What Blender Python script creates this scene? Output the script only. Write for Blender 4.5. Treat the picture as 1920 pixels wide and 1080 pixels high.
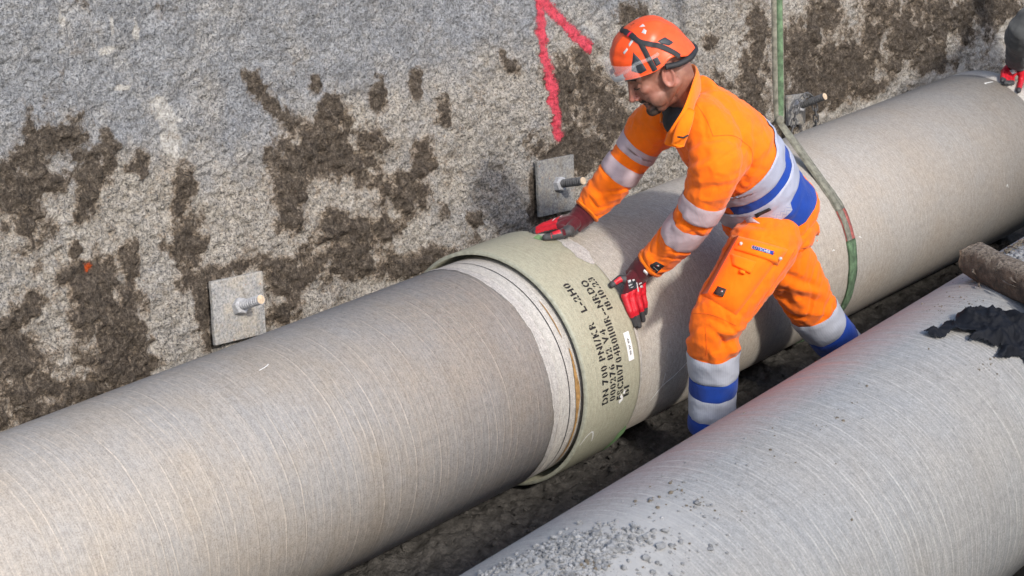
import bpy, bmesh, math, random
import numpy as np
from mathutils import Vector, Matrix, Euler, Quaternion
from mathutils.bvhtree import BVHTree

for _o in list(bpy.data.objects):
    bpy.data.objects.remove(_o)
SC = bpy.context.scene
COL = SC.collection
random.seed(7)
RNG = np.random.default_rng(7)

# ------------------------------------------------------------------ camera, sky, sun, exposure
CAM_LOC=(-4.4493,-3.9068,2.8061); CAM_F=71.25; CAM_PITCH=0.3514; CAM_AZ=0.8615
cam_d = bpy.data.cameras.new('camera'); cam_d.lens = CAM_F; cam_d.sensor_width = 36; cam_d.clip_end = 400; cam_d.clip_start = .05
cam = bpy.data.objects.new('camera', cam_d); COL.objects.link(cam); cam.location = CAM_LOC
_f = Vector((math.sin(CAM_AZ)*math.cos(CAM_PITCH), math.cos(CAM_AZ)*math.cos(CAM_PITCH), -math.sin(CAM_PITCH)))
cam.rotation_euler = _f.to_track_quat('-Z', 'Y').to_euler()
cam_d.dof.use_dof = True; cam_d.dof.focus_distance = 6.15; cam_d.dof.aperture_fstop = 11.0
SC.camera = cam
LIGHT_DIR = Vector((.40, 1.0, -.76)).normalized()      # the way the sunlight travels
SUN_EL = math.asin(-LIGHT_DIR.z)
_to = -LIGHT_DIR
SUN_AZ = math.atan2(_to.x, _to.y)                        # from +Y towards +X
world = bpy.data.worlds.new('World'); SC.world = world; world.use_nodes = True
_nt = world.node_tree; _nt.nodes.clear()
_bg = _nt.nodes.new('ShaderNodeBackground'); _sky = _nt.nodes.new('ShaderNodeTexSky'); _out = _nt.nodes.new('ShaderNodeOutputWorld')
_sky.sky_type = 'NISHITA'; _sky.sun_disc = False; _sky.sun_elevation = SUN_EL; _sky.sun_rotation = SUN_AZ
_sky.air_density = 1.0; _sky.dust_density = 1.9; _sky.ozone_density = 1.0
_bg.inputs[1].default_value = .15
_nt.links.new(_sky.outputs[0], _bg.inputs[0]); _nt.links.new(_bg.outputs[0], _out.inputs[0])
sun_d = bpy.data.lights.new('sun', 'SUN'); sun_d.energy = 2.0; sun_d.angle = math.radians(4.2); sun_d.color = (1, .955, .885)
sun = bpy.data.objects.new('sun', sun_d); COL.objects.link(sun); sun.rotation_euler = LIGHT_DIR.to_track_quat('-Z', 'Y').to_euler()
sun.location = (-3, -8, 6)
SC.view_settings.view_transform = 'Standard'; SC.view_settings.look = 'None'; SC.view_settings.gamma = 1
SC.view_settings.use_curve_mapping = False; SC.view_settings.exposure = .86
SC.render.engine = 'CYCLES'
SC.cycles.max_bounces = 5; SC.cycles.diffuse_bounces = 3; SC.cycles.glossy_bounces = 2; SC.cycles.transmission_bounces = 4

# ------------------------------------------------------------------ helpers
def link(o, parent=None):
    COL.objects.link(o)
    if parent is not None: o.parent = parent
    return o
def tag(o, label=None, cat=None, group=None, kind=None):
    if label: o['label'] = label
    if cat: o['category'] = cat
    if group: o['group'] = group
    if kind: o['kind'] = kind
    return o
def mesh_obj(name, verts, faces, mat=None, parent=None, smooth=True, uvs=None):
    me = bpy.data.meshes.new(name)
    me.from_pydata([tuple(v) for v in verts], [], [tuple(f) for f in faces])
    if uvs is not None:
        ul = me.uv_layers.new(name='UVMap')
        vi = np.empty(len(me.loops), dtype=np.int32); me.loops.foreach_get('vertex_index', vi)
        ul.data.foreach_set('uv', np.asarray(uvs, dtype=np.float32)[vi].ravel())
    if smooth: me.polygons.foreach_set('use_smooth', [True]*len(me.polygons))
    if mat:
        for m in (mat if isinstance(mat, (list, tuple)) else [mat]): me.materials.append(m)
    o = bpy.data.objects.new(name, me)
    return link(o, parent)
def empty(name, loc=(0, 0, 0), label=None, cat=None, group=None):
    o = bpy.data.objects.new(name, None); o.empty_display_size = .1; o.location = loc
    link(o); tag(o, label, cat, group)
    return o
def settle(root):
    """parts were built in world coordinates: keep them there under a root that stands at its own base"""
    bpy.context.view_layer.update()
    inv = Matrix.Translation(root.location).inverted()
    for c in root.children: c.matrix_parent_inverse = inv
def grid_faces(nu, nv, closed_u=False, closed_v=False, base=0):
    F = []
    for i in range(nu if closed_u else nu-1):
        for j in range(nv if closed_v else nv-1):
            a = i*nv+j; b = ((i+1) % nu)*nv+j; c = ((i+1) % nu)*nv+(j+1) % nv; d = i*nv+(j+1) % nv
            F.append((base+a, base+b, base+c, base+d))
    return F
class MB:
    def __init__(s): s.v = []; s.f = []; s.mi = []
    def add(s, v, f, mi=0):
        n = len(s.v); s.v += [tuple(p) for p in v]; s.f += [tuple(i+n for i in q) for q in f]; s.mi += [mi]*len(f)
    def build(s, name, mat, parent=None, smooth=True):
        o = mesh_obj(name, s.v, s.f, mat, parent, smooth)
        o.data.polygons.foreach_set('material_index', s.mi)
        return o
def frame_from(t, ref):
    t = Vector(t).normalized(); r = Vector(ref); r = (r - t*r.dot(t)).normalized()
    return t, r, t.cross(r)
def tube(path, radii, n=12, caps=True, ref=(0, 0, 1)):
    path = [Vector(p) for p in path]
    if not hasattr(radii, '__len__'): radii = [radii]*len(path)
    V = []
    for i, p in enumerate(path):
        t = (path[min(i+1, len(path)-1)]-path[max(i-1, 0)]).normalized()
        rf = Vector(ref)
        if abs(t.dot(rf)) > .95: rf = Vector((1, 0, 0)) if abs(t.x) < .9 else Vector((0, 1, 0))
        _, a, b = frame_from(t, rf)
        for k in range(n):
            an = 2*math.pi*k/n
            V.append(p+(a*math.cos(an)+b*math.sin(an))*radii[i])
    F = grid_faces(len(path), n, False, True)
    F = [q[::-1] for q in F]
    if caps: F += [tuple(range(n)), tuple(range((len(path)-1)*n, len(path)*n))[::-1]]
    return V, F
def ellipsoid(c, r, rot=None, nu=20, nv=12):
    V = []; F = []
    R = rot if rot is not None else Matrix.Identity(3)
    c = Vector(c)
    for j in range(1, nv):
        ph = math.pi*j/nv
        for i in range(nu):
            th = 2*math.pi*i/nu
            V.append(c+R@Vector((r[0]*math.sin(ph)*math.cos(th), r[1]*math.sin(ph)*math.sin(th), r[2]*math.cos(ph))))
    V += [c+R@Vector((0, 0, r[2])), c+R@Vector((0, 0, -r[2]))]
    T = len(V)-2; B = len(V)-1
    for j in range(nv-2):
        for i in range(nu):
            a = j*nu+i; b = j*nu+(i+1) % nu
            F.append((a, a+nu, b+nu, b))
    for i in range(nu):
        F.append((T, i, (i+1) % nu)); F.append((B, (nv-2)*nu+(i+1) % nu, (nv-2)*nu+i))
    return V, F
def capsule(p1, p2, r1, r2, n=14):
    p1 = Vector(p1); p2 = Vector(p2); d = (p2-p1); L = d.length; d = d.normalized()
    path = []; rad = []
    for k in range(5):
        a = math.pi/2*k/5; path.append(p1-d*r1*math.cos(a)); rad.append(max(r1*math.sin(a), r1*.02))
    for k in range(5):
        t = k/4; path.append(p1+d*L*t); rad.append(r1+(r2-r1)*t)
    for k in range(1, 6):
        a = math.pi/2*k/5; path.append(p2+d*r2*math.sin(a)); rad.append(max(r2*math.cos(a), r2*.02))
    return tube(path, rad, n)
def catmull(pts, n):
    pts = [np.array(p, float) for p in pts]
    out = []
    P = [2*pts[0]-pts[1]]+pts+[2*pts[-1]-pts[-2]]
    for i in range(1, len(P)-2):
        for k in range(n):
            t = k/n
            a, b, c, d = P[i-1], P[i], P[i+1], P[i+2]
            out.append(.5*((2*b)+(-a+c)*t+(2*a-5*b+4*c-d)*t*t+(-a+3*b-3*c+d)*t**3))
    out.append(pts[-1])
    return out
def loft(rings, n=28, sub=6, cap=True):
    """rings: (centre, radius along side, radius across, side vector)"""
    arr = [np.array(list(c)+[a, b]+list(s), float) for c, a, b, s in rings]
    arr = catmull(arr, sub)
    C = [Vector(r[:3]) for r in arr]
    V = []
    for i, r in enumerate(arr):
        t = C[min(i+1, len(C)-1)]-C[max(i-1, 0)]
        t, s, u = frame_from(t, r[5:8])
        for k in range(n):
            an = 2*math.pi*k/n
            V.append(C[i]+s*(r[3]*math.cos(an))+u*(r[4]*math.sin(an)))
    F = [q[::-1] for q in grid_faces(len(arr), n, False, True)]
    if cap: F += [tuple(range(n)), tuple(range((len(arr)-1)*n, len(arr)*n))[::-1]]
    return V, F
def fuse(parts, voxel, smooth=6, factor=.5):
    """merge closed shapes into one continuous skin; returns (verts Nx3, faces)"""
    mb = MB()
    for p in parts: mb.add(*p)
    me = bpy.data.meshes.new('tmp'); me.from_pydata(mb.v, [], mb.f)
    bm = bmesh.new(); bm.from_mesh(me); bmesh.ops.recalc_face_normals(bm, faces=bm.faces); bm.to_mesh(me); bm.free()
    o = bpy.data.objects.new('tmp', me); COL.objects.link(o)
    m = o.modifiers.new('r', 'REMESH'); m.mode = 'VOXEL'; m.voxel_size = voxel; m.adaptivity = 0
    if smooth:
        s = o.modifiers.new('s', 'SMOOTH'); s.iterations = smooth; s.factor = factor
    dg = bpy.context.evaluated_depsgraph_get(); ev = o.evaluated_get(dg); m2 = ev.to_mesh()
    v = np.empty(len(m2.vertices)*3); m2.vertices.foreach_get('co', v); v = v.reshape(-1, 3)
    f = [tuple(p.vertices) for p in m2.polygons]
    ev.to_mesh_clear(); bpy.data.objects.remove(o); bpy.data.meshes.remove(me)
    return v, f
def normals_of(v, f):
    me = bpy.data.meshes.new('n'); me.from_pydata([tuple(p) for p in v], [], f); me.update()
    n = np.empty(len(v)*3); me.vertices.foreach_get('normal', n); bpy.data.meshes.remove(me)
    return n.reshape(-1, 3)
def bvh_of(v, f): return BVHTree.FromPolygons([Vector(p) for p in v], f)
def face_out(o, axis=None, centre=None):
    """turn the faces of an open skin outward from an axis along X (y, z) or from a centre"""
    me = o.data; n = len(me.polygons)
    c = np.empty(n*3); me.polygons.foreach_get('center', c); c = c.reshape(-1, 3)
    nn = np.empty(n*3); me.polygons.foreach_get('normal', nn); nn = nn.reshape(-1, 3)
    if axis is not None: c = c*np.array([0, 1, 1])-np.array([0, axis[0], axis[1]])
    else: c = c-np.array(centre)
    if (c*nn).sum() < 0: me.flip_normals()
    return o
def recalc(o):
    bm = bmesh.new(); bm.from_mesh(o.data); bmesh.ops.recalc_face_normals(bm, faces=bm.faces); bm.to_mesh(o.data); bm.free(); return o
# --- lattice noise, vectorised
def _h(ix, iy, iz, s):
    n = (ix.astype(np.int64)*374761393+iy.astype(np.int64)*668265263+iz.astype(np.int64)*2147483647+s*974634241) & 0xffffffff
    n = ((n ^ (n >> 13))*1274126177) & 0xffffffff
    n = ((n ^ (n >> 15))*2246822519) & 0xffffffff
    return ((n ^ (n >> 16)) & 0xffffff)/float(0xffffff)*2-1
def noise3(x, y, z, s=0):
    x, y, z = np.broadcast_arrays(x, y, z)
    ix, iy, iz = np.floor(x), np.floor(y), np.floor(z)
    fx, fy, fz = x-ix, y-iy, z-iz
    u, v, w = fx*fx*fx*(fx*(fx*6-15)+10), fy*fy*fy*(fy*(fy*6-15)+10), fz*fz*fz*(fz*(fz*6-15)+10)
    r = 0
    for a in (0, 1):
        for b in (0, 1):
            for c in (0, 1):
                r = r+_h(ix+a, iy+b, iz+c, s)*(u if a else 1-u)*(v if b else 1-v)*(w if c else 1-w)
    return r
def noise2(x, y, s=0):
    ix, iy = np.floor(x), np.floor(y); fx, fy = x-ix, y-iy
    u, v = fx*fx*fx*(fx*(fx*6-15)+10), fy*fy*fy*(fy*(fy*6-15)+10)
    z = np.zeros_like(ix)
    return (_h(ix, iy, z, s)*(1-u)*(1-v)+_h(ix+1, iy, z, s)*u*(1-v)+_h(ix, iy+1, z, s)*(1-u)*v+_h(ix+1, iy+1, z, s)*u*v)
def fbm2(x, y, s=0, o=4):
    r = 0; a = 1; t = 0
    for k in range(o):
        c, sn = math.cos(k*1.1+.4), math.sin(k*1.1+.4)
        r = r+a*noise2((x*c-y*sn)*2.03**k+k*17.3, (x*sn+y*c)*2.03**k-k*9.1, s+k); t += a; a *= .5
    return r/t
def fbm3(p, sc, s=0, o=3):
    r = 0; a = 1; t = 0
    for k in range(o):
        q = p*sc*2.03**k+k*5.7; r = r+a*noise3(q[:, 0], q[:, 1], q[:, 2], s+k); t += a; a *= .5
    return r/t
def sstep(a, b, x):
    t = np.clip((x-a)/(b-a), 0, 1); return t*t*(3-2*t)

# --- materials
def mat_new(name):
    m = bpy.data.materials.new(name); m.use_nodes = True
    nt = m.node_tree; b = nt.nodes['Principled BSDF']
    return m, nt, b
class NT:
    def __init__(s, nt): s.nt = nt
    def n(s, t, **kw):
        nd = s.nt.nodes.new(t)
        for k, v in kw.items(): setattr(nd, k, v)
        return nd
    def l(s, a, b): s.nt.links.new(a, b)
    def noise(s, vec, scale, detail=4, rough=.55, dist=0):
        nd = s.n('ShaderNodeTexNoise'); nd.inputs['Scale'].default_value = scale; nd.inputs['Detail'].default_value = detail
        nd.inputs['Roughness'].default_value = rough; nd.inputs['Distortion'].default_value = dist
        if vec is not None: s.l(vec, nd.inputs['Vector'])
        return nd.outputs['Fac']
    def ramp(s, fac, stops, interp='LINEAR'):
        nd = s.n('ShaderNodeValToRGB'); cr = nd.color_ramp; cr.interpolation = interp
        while len(cr.elements) > 1: cr.elements.remove(cr.elements[-1])
        for i, (p, c) in enumerate(stops):
            e = cr.elements[0] if i == 0 else cr.elements.new(p)
            e.position = p; e.color = (c[0], c[1], c[2], 1) if hasattr(c, '__len__') else (c, c, c, 1)
        s.l(fac, nd.inputs[0]); return nd.outputs[0]
    def mix(s, fac, a, b, mode='MIX'):
        nd = s.n('ShaderNodeMix', data_type='RGBA', blend_type=mode)
        for sock, v in ((nd.inputs[0], fac), (nd.inputs[6], a), (nd.inputs[7], b)):
            if hasattr(v, 'is_linked') or hasattr(v, 'links'): s.l(v, sock)
            else: sock.default_value = v if not hasattr(v, '__len__') else ((*v, 1) if len(v) == 3 else v)
        return nd.outputs[2]
    def math(s, op, a, b=0, c=None, clamp=False):
        nd = s.n('ShaderNodeMath', operation=op); nd.use_clamp = clamp
        for i, v in enumerate((a, b) if c is None else (a, b, c)):
            if hasattr(v, 'links'): s.l(v, nd.inputs[i])
            else: nd.inputs[i].default_value = v
        return nd.outputs[0]
    def bump(s, h, strength=.3, dist=.01, nrm=None):
        nd = s.n('ShaderNodeBump'); nd.inputs['Strength'].default_value = strength; nd.inputs['Distance'].default_value = dist
        s.l(h, nd.inputs['Height'])
        if nrm is not None: s.l(nrm, nd.inputs['Normal'])
        return nd.outputs[0]
    def obj(s): return s.n('ShaderNodeTexCoord').outputs['Object']
    def uv(s): return s.n('ShaderNodeTexCoord').outputs['UV']
    def attr(s, name): return s.n('ShaderNodeAttribute', attribute_name=name).outputs['Fac']
    def mapping(s, vec, scale=(1, 1, 1), loc=(0, 0, 0), rot=(0, 0, 0)):
        nd = s.n('ShaderNodeMapping'); nd.inputs['Scale'].default_value = scale; nd.inputs['Location'].default_value = loc; nd.inputs['Rotation'].default_value = rot
        s.l(vec, nd.inputs['Vector']); return nd.outputs[0]
def simple(name, col, rough=.6, var=.12, scale=30, bump=.0, bscale=200, metal=0, spec=.5, sheen=0, bdist=.002):
    m, nt, b = mat_new(name); N = NT(nt); o = N.obj()
    f = N.noise(o, scale, 5, .6)
    lo = tuple(max(0, c*(1-var)) for c in col); hi = tuple(min(1, c*(1+var)) for c in col)
    N.l(N.ramp(f, [(.3, lo), (.7, hi)]), b.inputs['Base Color'])
    b.inputs['Roughness'].default_value = rough; b.inputs['Metallic'].default_value = metal
    b.inputs['Specular IOR Level'].default_value = spec
    if sheen: b.inputs['Sheen Weight'].default_value = sheen
    if bump:
        N.l(N.bump(N.noise(o, bscale, 3, .6), bump, bdist), b.inputs['Normal'])
    return m

# shotcrete wall
def m_wall():
    m, nt, b = mat_new('sprayed_concrete'); N = NT(nt); o = N.obj()
    mud, pale, zone = N.attr('mud'), N.attr('pale'), N.attr('zone')
    fine = N.math('ADD', N.math('MULTIPLY', N.noise(o, 118, 3, .62), .58), N.math('MULTIPLY', N.noise(o, 250, 3, .7), .42)); mid = N.noise(o, 38, 4, .6); big = N.noise(o, 3.2, 5, .65); cl = N.noise(o, 11, 5, .7)
    grey = N.ramp(fine, [(.34, (.038, .040, .045)), (.43, (.19, .196, .208)), (.53, (.325, .332, .348)), (.66, (.48, .487, .50))])
    beige = N.ramp(fine, [(.35, (.035, .034, .034)), (.43, (.225, .212, .195)), (.52, (.44, .40, .345)), (.65, (.66, .61, .545))])
    zz = N.math('ADD', zone, N.math('MULTIPLY', N.math('SUBTRACT', big, .5), 1.5))
    zz = N.math('ADD', zz, N.math('MULTIPLY', N.math('SUBTRACT', cl, .5), 1.5), clamp=True)
    col = N.mix(zz, grey, beige)
    speck = N.ramp(N.noise(N.mapping(o, loc=(5, 2, 9)), 60, 4, .75), [(.60, 0.0), (.68, 1.0)])
    col = N.mix(N.math('MULTIPLY', speck, .6), col, (.10, .098, .098))
    speck2 = N.ramp(N.noise(N.mapping(o, loc=(3, 7, 1)), 70, 3, .7), [(.62, 0.0), (.72, 1.0)])
    col = N.mix(N.math('MULTIPLY', speck2, N.math('MULTIPLY', zone, .55)), col, (.46, .33, .22))
    pl = N.math('ADD', pale, N.math('MULTIPLY', N.math('SUBTRACT', N.noise(o, 30, 6, .75), .5), 2.2), clamp=True)
    pl = N.ramp(pl, [(.30, 0.0), (.85, 1.0)])
    col = N.mix(N.math('MULTIPLY', pl, .7), col, N.ramp(fine, [(.34, (.36, .33, .29)), (.6, (.74, .71, .66))]))
    n1 = N.noise(o, 95, 6, .8); n2 = N.noise(o, 17, 5, .7)
    rag = N.math('ADD', N.math('MULTIPLY', N.math('SUBTRACT', n1, .5), 1.7), N.math('MULTIPLY', N.math('SUBTRACT', n2, .5), 1.3))
    mraw = N.math('ADD', mud, rag)
    mc = N.ramp(N.math('ADD', N.math('MULTIPLY', fine, .6), N.math('MULTIPLY', N.noise(o, 48, 4, .7), .4)), [(.36, (.012, .010, .009)), (.45, (.058, .046, .036)), (.54, (.12, .097, .075)), (.64, (.27, .225, .18))])
    stain = N.ramp(N.math('ADD', mud, N.math('MULTIPLY', rag, .55)), [(.10, 0.0), (.62, .9)])
    col = N.mix(stain, col, N.mix(1.0, col, (.62, .50, .38), 'MULTIPLY'))
    mm = N.ramp(mraw, [(.36, 0.0), (.68, .97)])
    col = N.mix(mm, col, mc)
    col = N.mix(1.0, col, N.ramp(N.noise(N.mapping(o, (1, 1, 1.5), loc=(2, 5, 3)), 10, 7, .72), [(.34, .72), (.5, .97), (.66, 1.12)]), 'MULTIPLY')
    N.l(col, b.inputs['Base Color']); b.inputs['Roughness'].default_value = .93; b.inputs['Specular IOR Level'].default_value = .2
    h = N.math('ADD', fine, N.math('MULTIPLY', N.noise(o, 200, 3, .7), .4))
    N.l(N.bump(h, 1.0, .022), b.inputs['Normal'])
    return m
def m_soil(name, lo, hi, scale=40):
    m, nt, b = mat_new(name); N = NT(nt); o = N.obj()
    f = N.noise(o, scale, 6, .65); g = N.noise(o, 2.5, 3)
    col = N.ramp(f, [(.28, lo), (.72, hi)])
    col = N.mix(N.math('MULTIPLY', g, .5), col, tuple(c*.7 for c in lo))
    N.l(col, b.inputs['Base Color']); b.inputs['Roughness'].default_value = .95; b.inputs['Specular IOR Level'].default_value = .15
    N.l(N.bump(N.math('ADD', N.noise(o, 110, 5, .7), N.noise(o, 35, 3, .6)), .9, .012), b.inputs['Normal'])
    return m
def m_pipe(name, base, warm, line_str=.5, speck=.1, extra=None, linescale=26, slant=.02, rough=.6):
    """wound glass-fibre pipe; uv = metres along, metres around"""
    m, nt, b = mat_new(name); N = NT(nt); uv = N.uv()
    sep = N.n('ShaderNodeSeparateXYZ'); N.l(uv, sep.inputs[0]); u, v = sep.outputs[0], sep.outputs[1]
    wob = N.noise(N.mapping(uv, (6, 1.6, 1)), 1.0, 3, .6)
    uu = N.math('ADD', N.math('ADD', u, N.math('MULTIPLY', v, slant)), N.math('MULTIPLY', wob, .05))
    def wind(scale, lo, hi, seed):
        ph = N.math('FRACT', N.math('MULTIPLY', uu, scale))
        tri = N.math('ABSOLUTE', N.math('SUBTRACT', ph, .5))
        ln = N.ramp(tri, [(lo, 1.0), (hi, 0.0)])
        cell = N.math('FLOOR', N.math('MULTIPLY', uu, scale))
        cmb = N.n('ShaderNodeCombineXYZ'); N.l(N.math('MULTIPLY', cell, 3.37), cmb.inputs[0]); N.l(N.math('MULTIPLY', v, 2.2), cmb.inputs[1]); cmb.inputs[2].default_value = seed
        gate = N.ramp(N.noise(cmb.outputs[0], 1.0, 3, .6), [(.38, 0.0), (.62, 1.0)])
        return N.math('MULTIPLY', ln, gate)
    l1 = wind(linescale, .03, .10, 1.0); l2 = wind(linescale*2.7, .10, .30, 5.0); l3 = wind(linescale*5.3, .15, .4, 9.0)
    fineln = N.noise(N.mapping(uv, (210, 2.2, 1), rot=(0, 0, slant)), 1.0, 4, .75)
    blotch = N.noise(uv, 2.4, 6, .66)
    gran = N.noise(uv, 210, 4, .8)
    cloth = N.noise(N.mapping(uv, (1, .45, 1)), 95, 4, .75)
    col = N.mix(N.ramp(blotch, [(.40, 0.0), (.62, 1.0)]), base, warm)
    col = N.mix(N.ramp(N.noise(N.mapping(uv, (14, 1.1, 1), loc=(3, 1, 0)), 1.0, 4, .6), [(.35, 0.0), (.75, .3)]), col, tuple(min(1, c*1.3) for c in base))
    hi = tuple(min(1, c*1.5+.03) for c in warm)
    col = N.mix(N.math('MULTIPLY', l1, line_str), col, hi)
    col = N.mix(N.math('MULTIPLY', l2, line_str*.5), col, hi)
    col = N.mix(N.math('MULTIPLY', l3, line_str*.45), col, tuple(c*.66 for c in base))
    col = N.mix(line_str*.8, col, N.mix(1.0, col, N.ramp(fineln, [(.3, .72), (.55, 1.0), (.72, 1.12)]), 'MULTIPLY'))
    col = N.mix(1.0, col, N.ramp(gran, [(.30, 1-speck*2.6), (.5, 1.0), (.7, 1+speck)]), 'MULTIPLY')
    col = N.mix(1.0, col, N.ramp(cloth, [(.32, 1-speck*1.6), (.55, 1.0), (.7, 1+speck*.7)]), 'MULTIPLY')
    # scuffs and dust
    sc = N.ramp(N.noise(N.mapping(uv, (3, 2, 1), loc=(7, 2, 0)), 1.6, 8, .78), [(.62, 0.0), (.80, .28)])
    col = N.mix(sc, col, tuple(min(1, c*1.35) for c in base))
    dt = N.ramp(N.noise(N.mapping(uv, (2, 2, 1), loc=(1, 9, 0)), 2.1, 8, .8), [(.68, 0.0), (.86, .35)])
    col = N.mix(dt, col, tuple(c*.55 for c in warm))
    if extra: col = extra(N, uv, col)
    N.l(col, b.inputs['Base Color']); b.inputs['Roughness'].default_value = rough; b.inputs['Specular IOR Level'].default_value = .3
    h = N.math('ADD', N.math('ADD', N.math('MULTIPLY', l1, .5), N.math('MULTIPLY', fineln, .5)), N.math('MULTIPLY', gran, .5))
    N.l(N.bump(h, .3, .004), b.inputs['Normal'])
    return m
def fabric(name, col, var=.08, rough=.85, weave=900, sheen=.15, grime=0.):
    m, nt, b = mat_new(name); N = NT(nt); o = N.obj()
    f = N.noise(o, 9, 4, .55); g = N.noise(o, 45, 4, .6)
    lo = tuple(c*(1-var) for c in col)
    c = N.mix(N.ramp(f, [(.35, 0.0), (.65, 1.0)]), lo, col)
    c = N.mix(.5, c, N.mix(1.0, c, N.ramp(g, [(.3, .86), (.6, 1.0)]), 'MULTIPLY'))
    if grime:
        gm = N.ramp(N.noise(o, 7.5, 8, .72), [(.55, 0.0), (.75, grime)])
        c = N.mix(gm, c, tuple(q*.38+.02 for q in col))
    N.l(c, b.inputs['Base Color']); b.inputs['Roughness'].default_value = rough; b.inputs['Specular IOR Level'].default_value = .2
    b.inputs['Sheen Weight'].default_value = sheen; b.inputs['Sheen Roughness'].default_value = .5
    h = N.math('ADD', N.math('MULTIPLY', N.noise(o, weave, 2, .5), .12), N.noise(N.mapping(o, (1, 1, .6)), 22, 4, .6))
    N.l(N.bump(h, .35, .012), b.inputs['Normal'])
    return m
def m_reflect(name, col, under, stripes=150, ang=0.0):
    """segmented retro-reflective tape; uv = metres around, metres across"""
    m, nt, b = mat_new(name); N = NT(nt)
    uv = N.mapping(N.uv(), (1, 1, 1), rot=(0, 0, ang))
    w = N.n('ShaderNodeTexWave', wave_type='BANDS', bands_direction='X'); w.inputs['Scale'].default_value = stripes/6.28*1.0
    w.inputs['Distortion'].default_value = 0
    N.l(uv, w.inputs['Vector'])
    f = N.ramp(w.outputs['Fac'], [(.5, 0.0), (.85, .55)])
    c = N.mix(f, col, under)
    c = N.mix(.6, c, N.mix(1.0, c, N.ramp(N.noise(N.obj(), 30, 4), [(.3, .82), (.7, 1.0)]), 'MULTIPLY'))
    N.l(c, b.inputs['Base Color']); b.inputs['Roughness'].default_value = .45; b.inputs['Metallic'].default_value = .0
    N.l(N.bump(N.noise(N.obj(), 35, 4), .3, .01), b.inputs['Normal'])
    return m

M = {}
M['wall'] = m_wall()
M['ground'] = m_soil('wet_trench_soil', (.036, .033, .030), (.145, .134, .122))
M['gravel_soil'] = m_soil('dry_gravel', (.10, .09, .08), (.26, .24, .21))
M['clod'] = m_soil('soil_clods', (.04, .037, .034), (.16, .148, .135), 60)
M['stone'] = simple('crushed_stone', (.20, .203, .207), .95, .5, 60, .5, 260)
M['crumb'] = simple('brown_dirt', (.12, .10, .075), .95, .4, 60, .5, 260)
M['pipe_near'] = m_pipe('wound_pipe_near', (.415, .395, .37), (.445, .385, .315), .46, .16, linescale=30)
M['pipe_far'] = m_pipe('wound_pipe_far', (.37, .342, .308), (.38, .328, .272), .24, .16, linescale=34)
def _p2(N, uv, col):
    # streaky red-orange tint on the crown and pale dust
    sep = N.n('ShaderNodeSeparateXYZ'); N.l(uv, sep.inputs[0])
    u, v = sep.outputs[0], sep.outputs[1]
    a = N.math('SUBTRACT', 1.0, N.math('ABSOLUTE', N.math('DIVIDE', N.math('SUBTRACT', u, TINT_U), TINT_RU)), clamp=True)
    c = N.math('SUBTRACT', 1.0, N.math('ABSOLUTE', N.math('DIVIDE', N.math('SUBTRACT', v, TINT_V), TINT_RV)), clamp=True)
    st = N.noise(N.mapping(uv, (60, 3.0, 1), rot=(0, 0, .12)), 1.0, 4, .7)
    k = N.math('MULTIPLY', N.math('MULTIPLY', a, c), N.ramp(st, [(.3, .25), (.7, 1.3)]))
    dustn = N.noise(N.mapping(uv, (1, 1, 1), loc=(4, 4, 0)), 9, 7, .75)
    du = N.math('SUBTRACT', 1.0, N.math('ABSOLUTE', N.math('DIVIDE', N.math('ADD', u, 1.62), .42)), clamp=True); dv = N.math('SUBTRACT', 1.0, N.math('ABSOLUTE', N.math('DIVIDE', N.math('SUBTRACT', v, .03), .20)), clamp=True)
    dust = N.ramp(N.math('MULTIPLY', N.math('MULTIPLY', du, dv), N.math('MULTIPLY', dustn, 1.6)), [(.10, 0.0), (.5, .8)])
    col = N.mix(dust, col, (.36, .355, .345))
    return N.mix(N.math('MULTIPLY', k, .62, clamp=True), col, (.60, .21, .15))
TINT_U, TINT_RU, TINT_V, TINT_RV = -.55, 1.05, -.20, .19
M['pipe_2'] = m_pipe('wound_pipe_grey', (.285, .288, .287), (.30, .288, .268), .6, .16, _p2, linescale=30, slant=.03)
M['spigot'] = m_pipe('ground_pipe_end', (.405, .388, .363), (.40, .37, .335), .35, .17, linescale=40)
M['coupling'] = m_pipe('green_laminate', (.335, .328, .245), (.365, .352, .27), .14, .12, linescale=50, rough=.42)
M['lip'] = simple('cut_laminate_edge', (.30, .30, .235), .6, .25, 60)
M['pale_laminate'] = m_pipe('pale_resin', (.43, .415, .395), (.40, .37, .34), .4, .2, linescale=40)
M['ink'] = simple('black_ink', (.012, .012, .013), .6, .3, 80)
M['brown'] = simple('brown_gasket', (.30, .17, .06), .7, .4, 60)
M['white_label'] = simple('white_label', (.72, .72, .72), .5, .06, 30)
M['chalk'] = simple('white_chalk', (.66, .66, .64), .9, .2, 80)
M['green_spray'] = simple('green_spray', (.17, .30, .13), .8, .2, 90)
M['steel'] = simple('galvanised_steel', (.40, .40, .41), .62, .3, 120, .4, 300, metal=.25)
M['plate'] = simple('plate_steel', (.29, .275, .25), .9, .5, 70, .6, 260)
M['plate_dark'] = simple('plate_steel_dark', (.215, .205, .19), .9, .4, 90, .5, 260)
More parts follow.
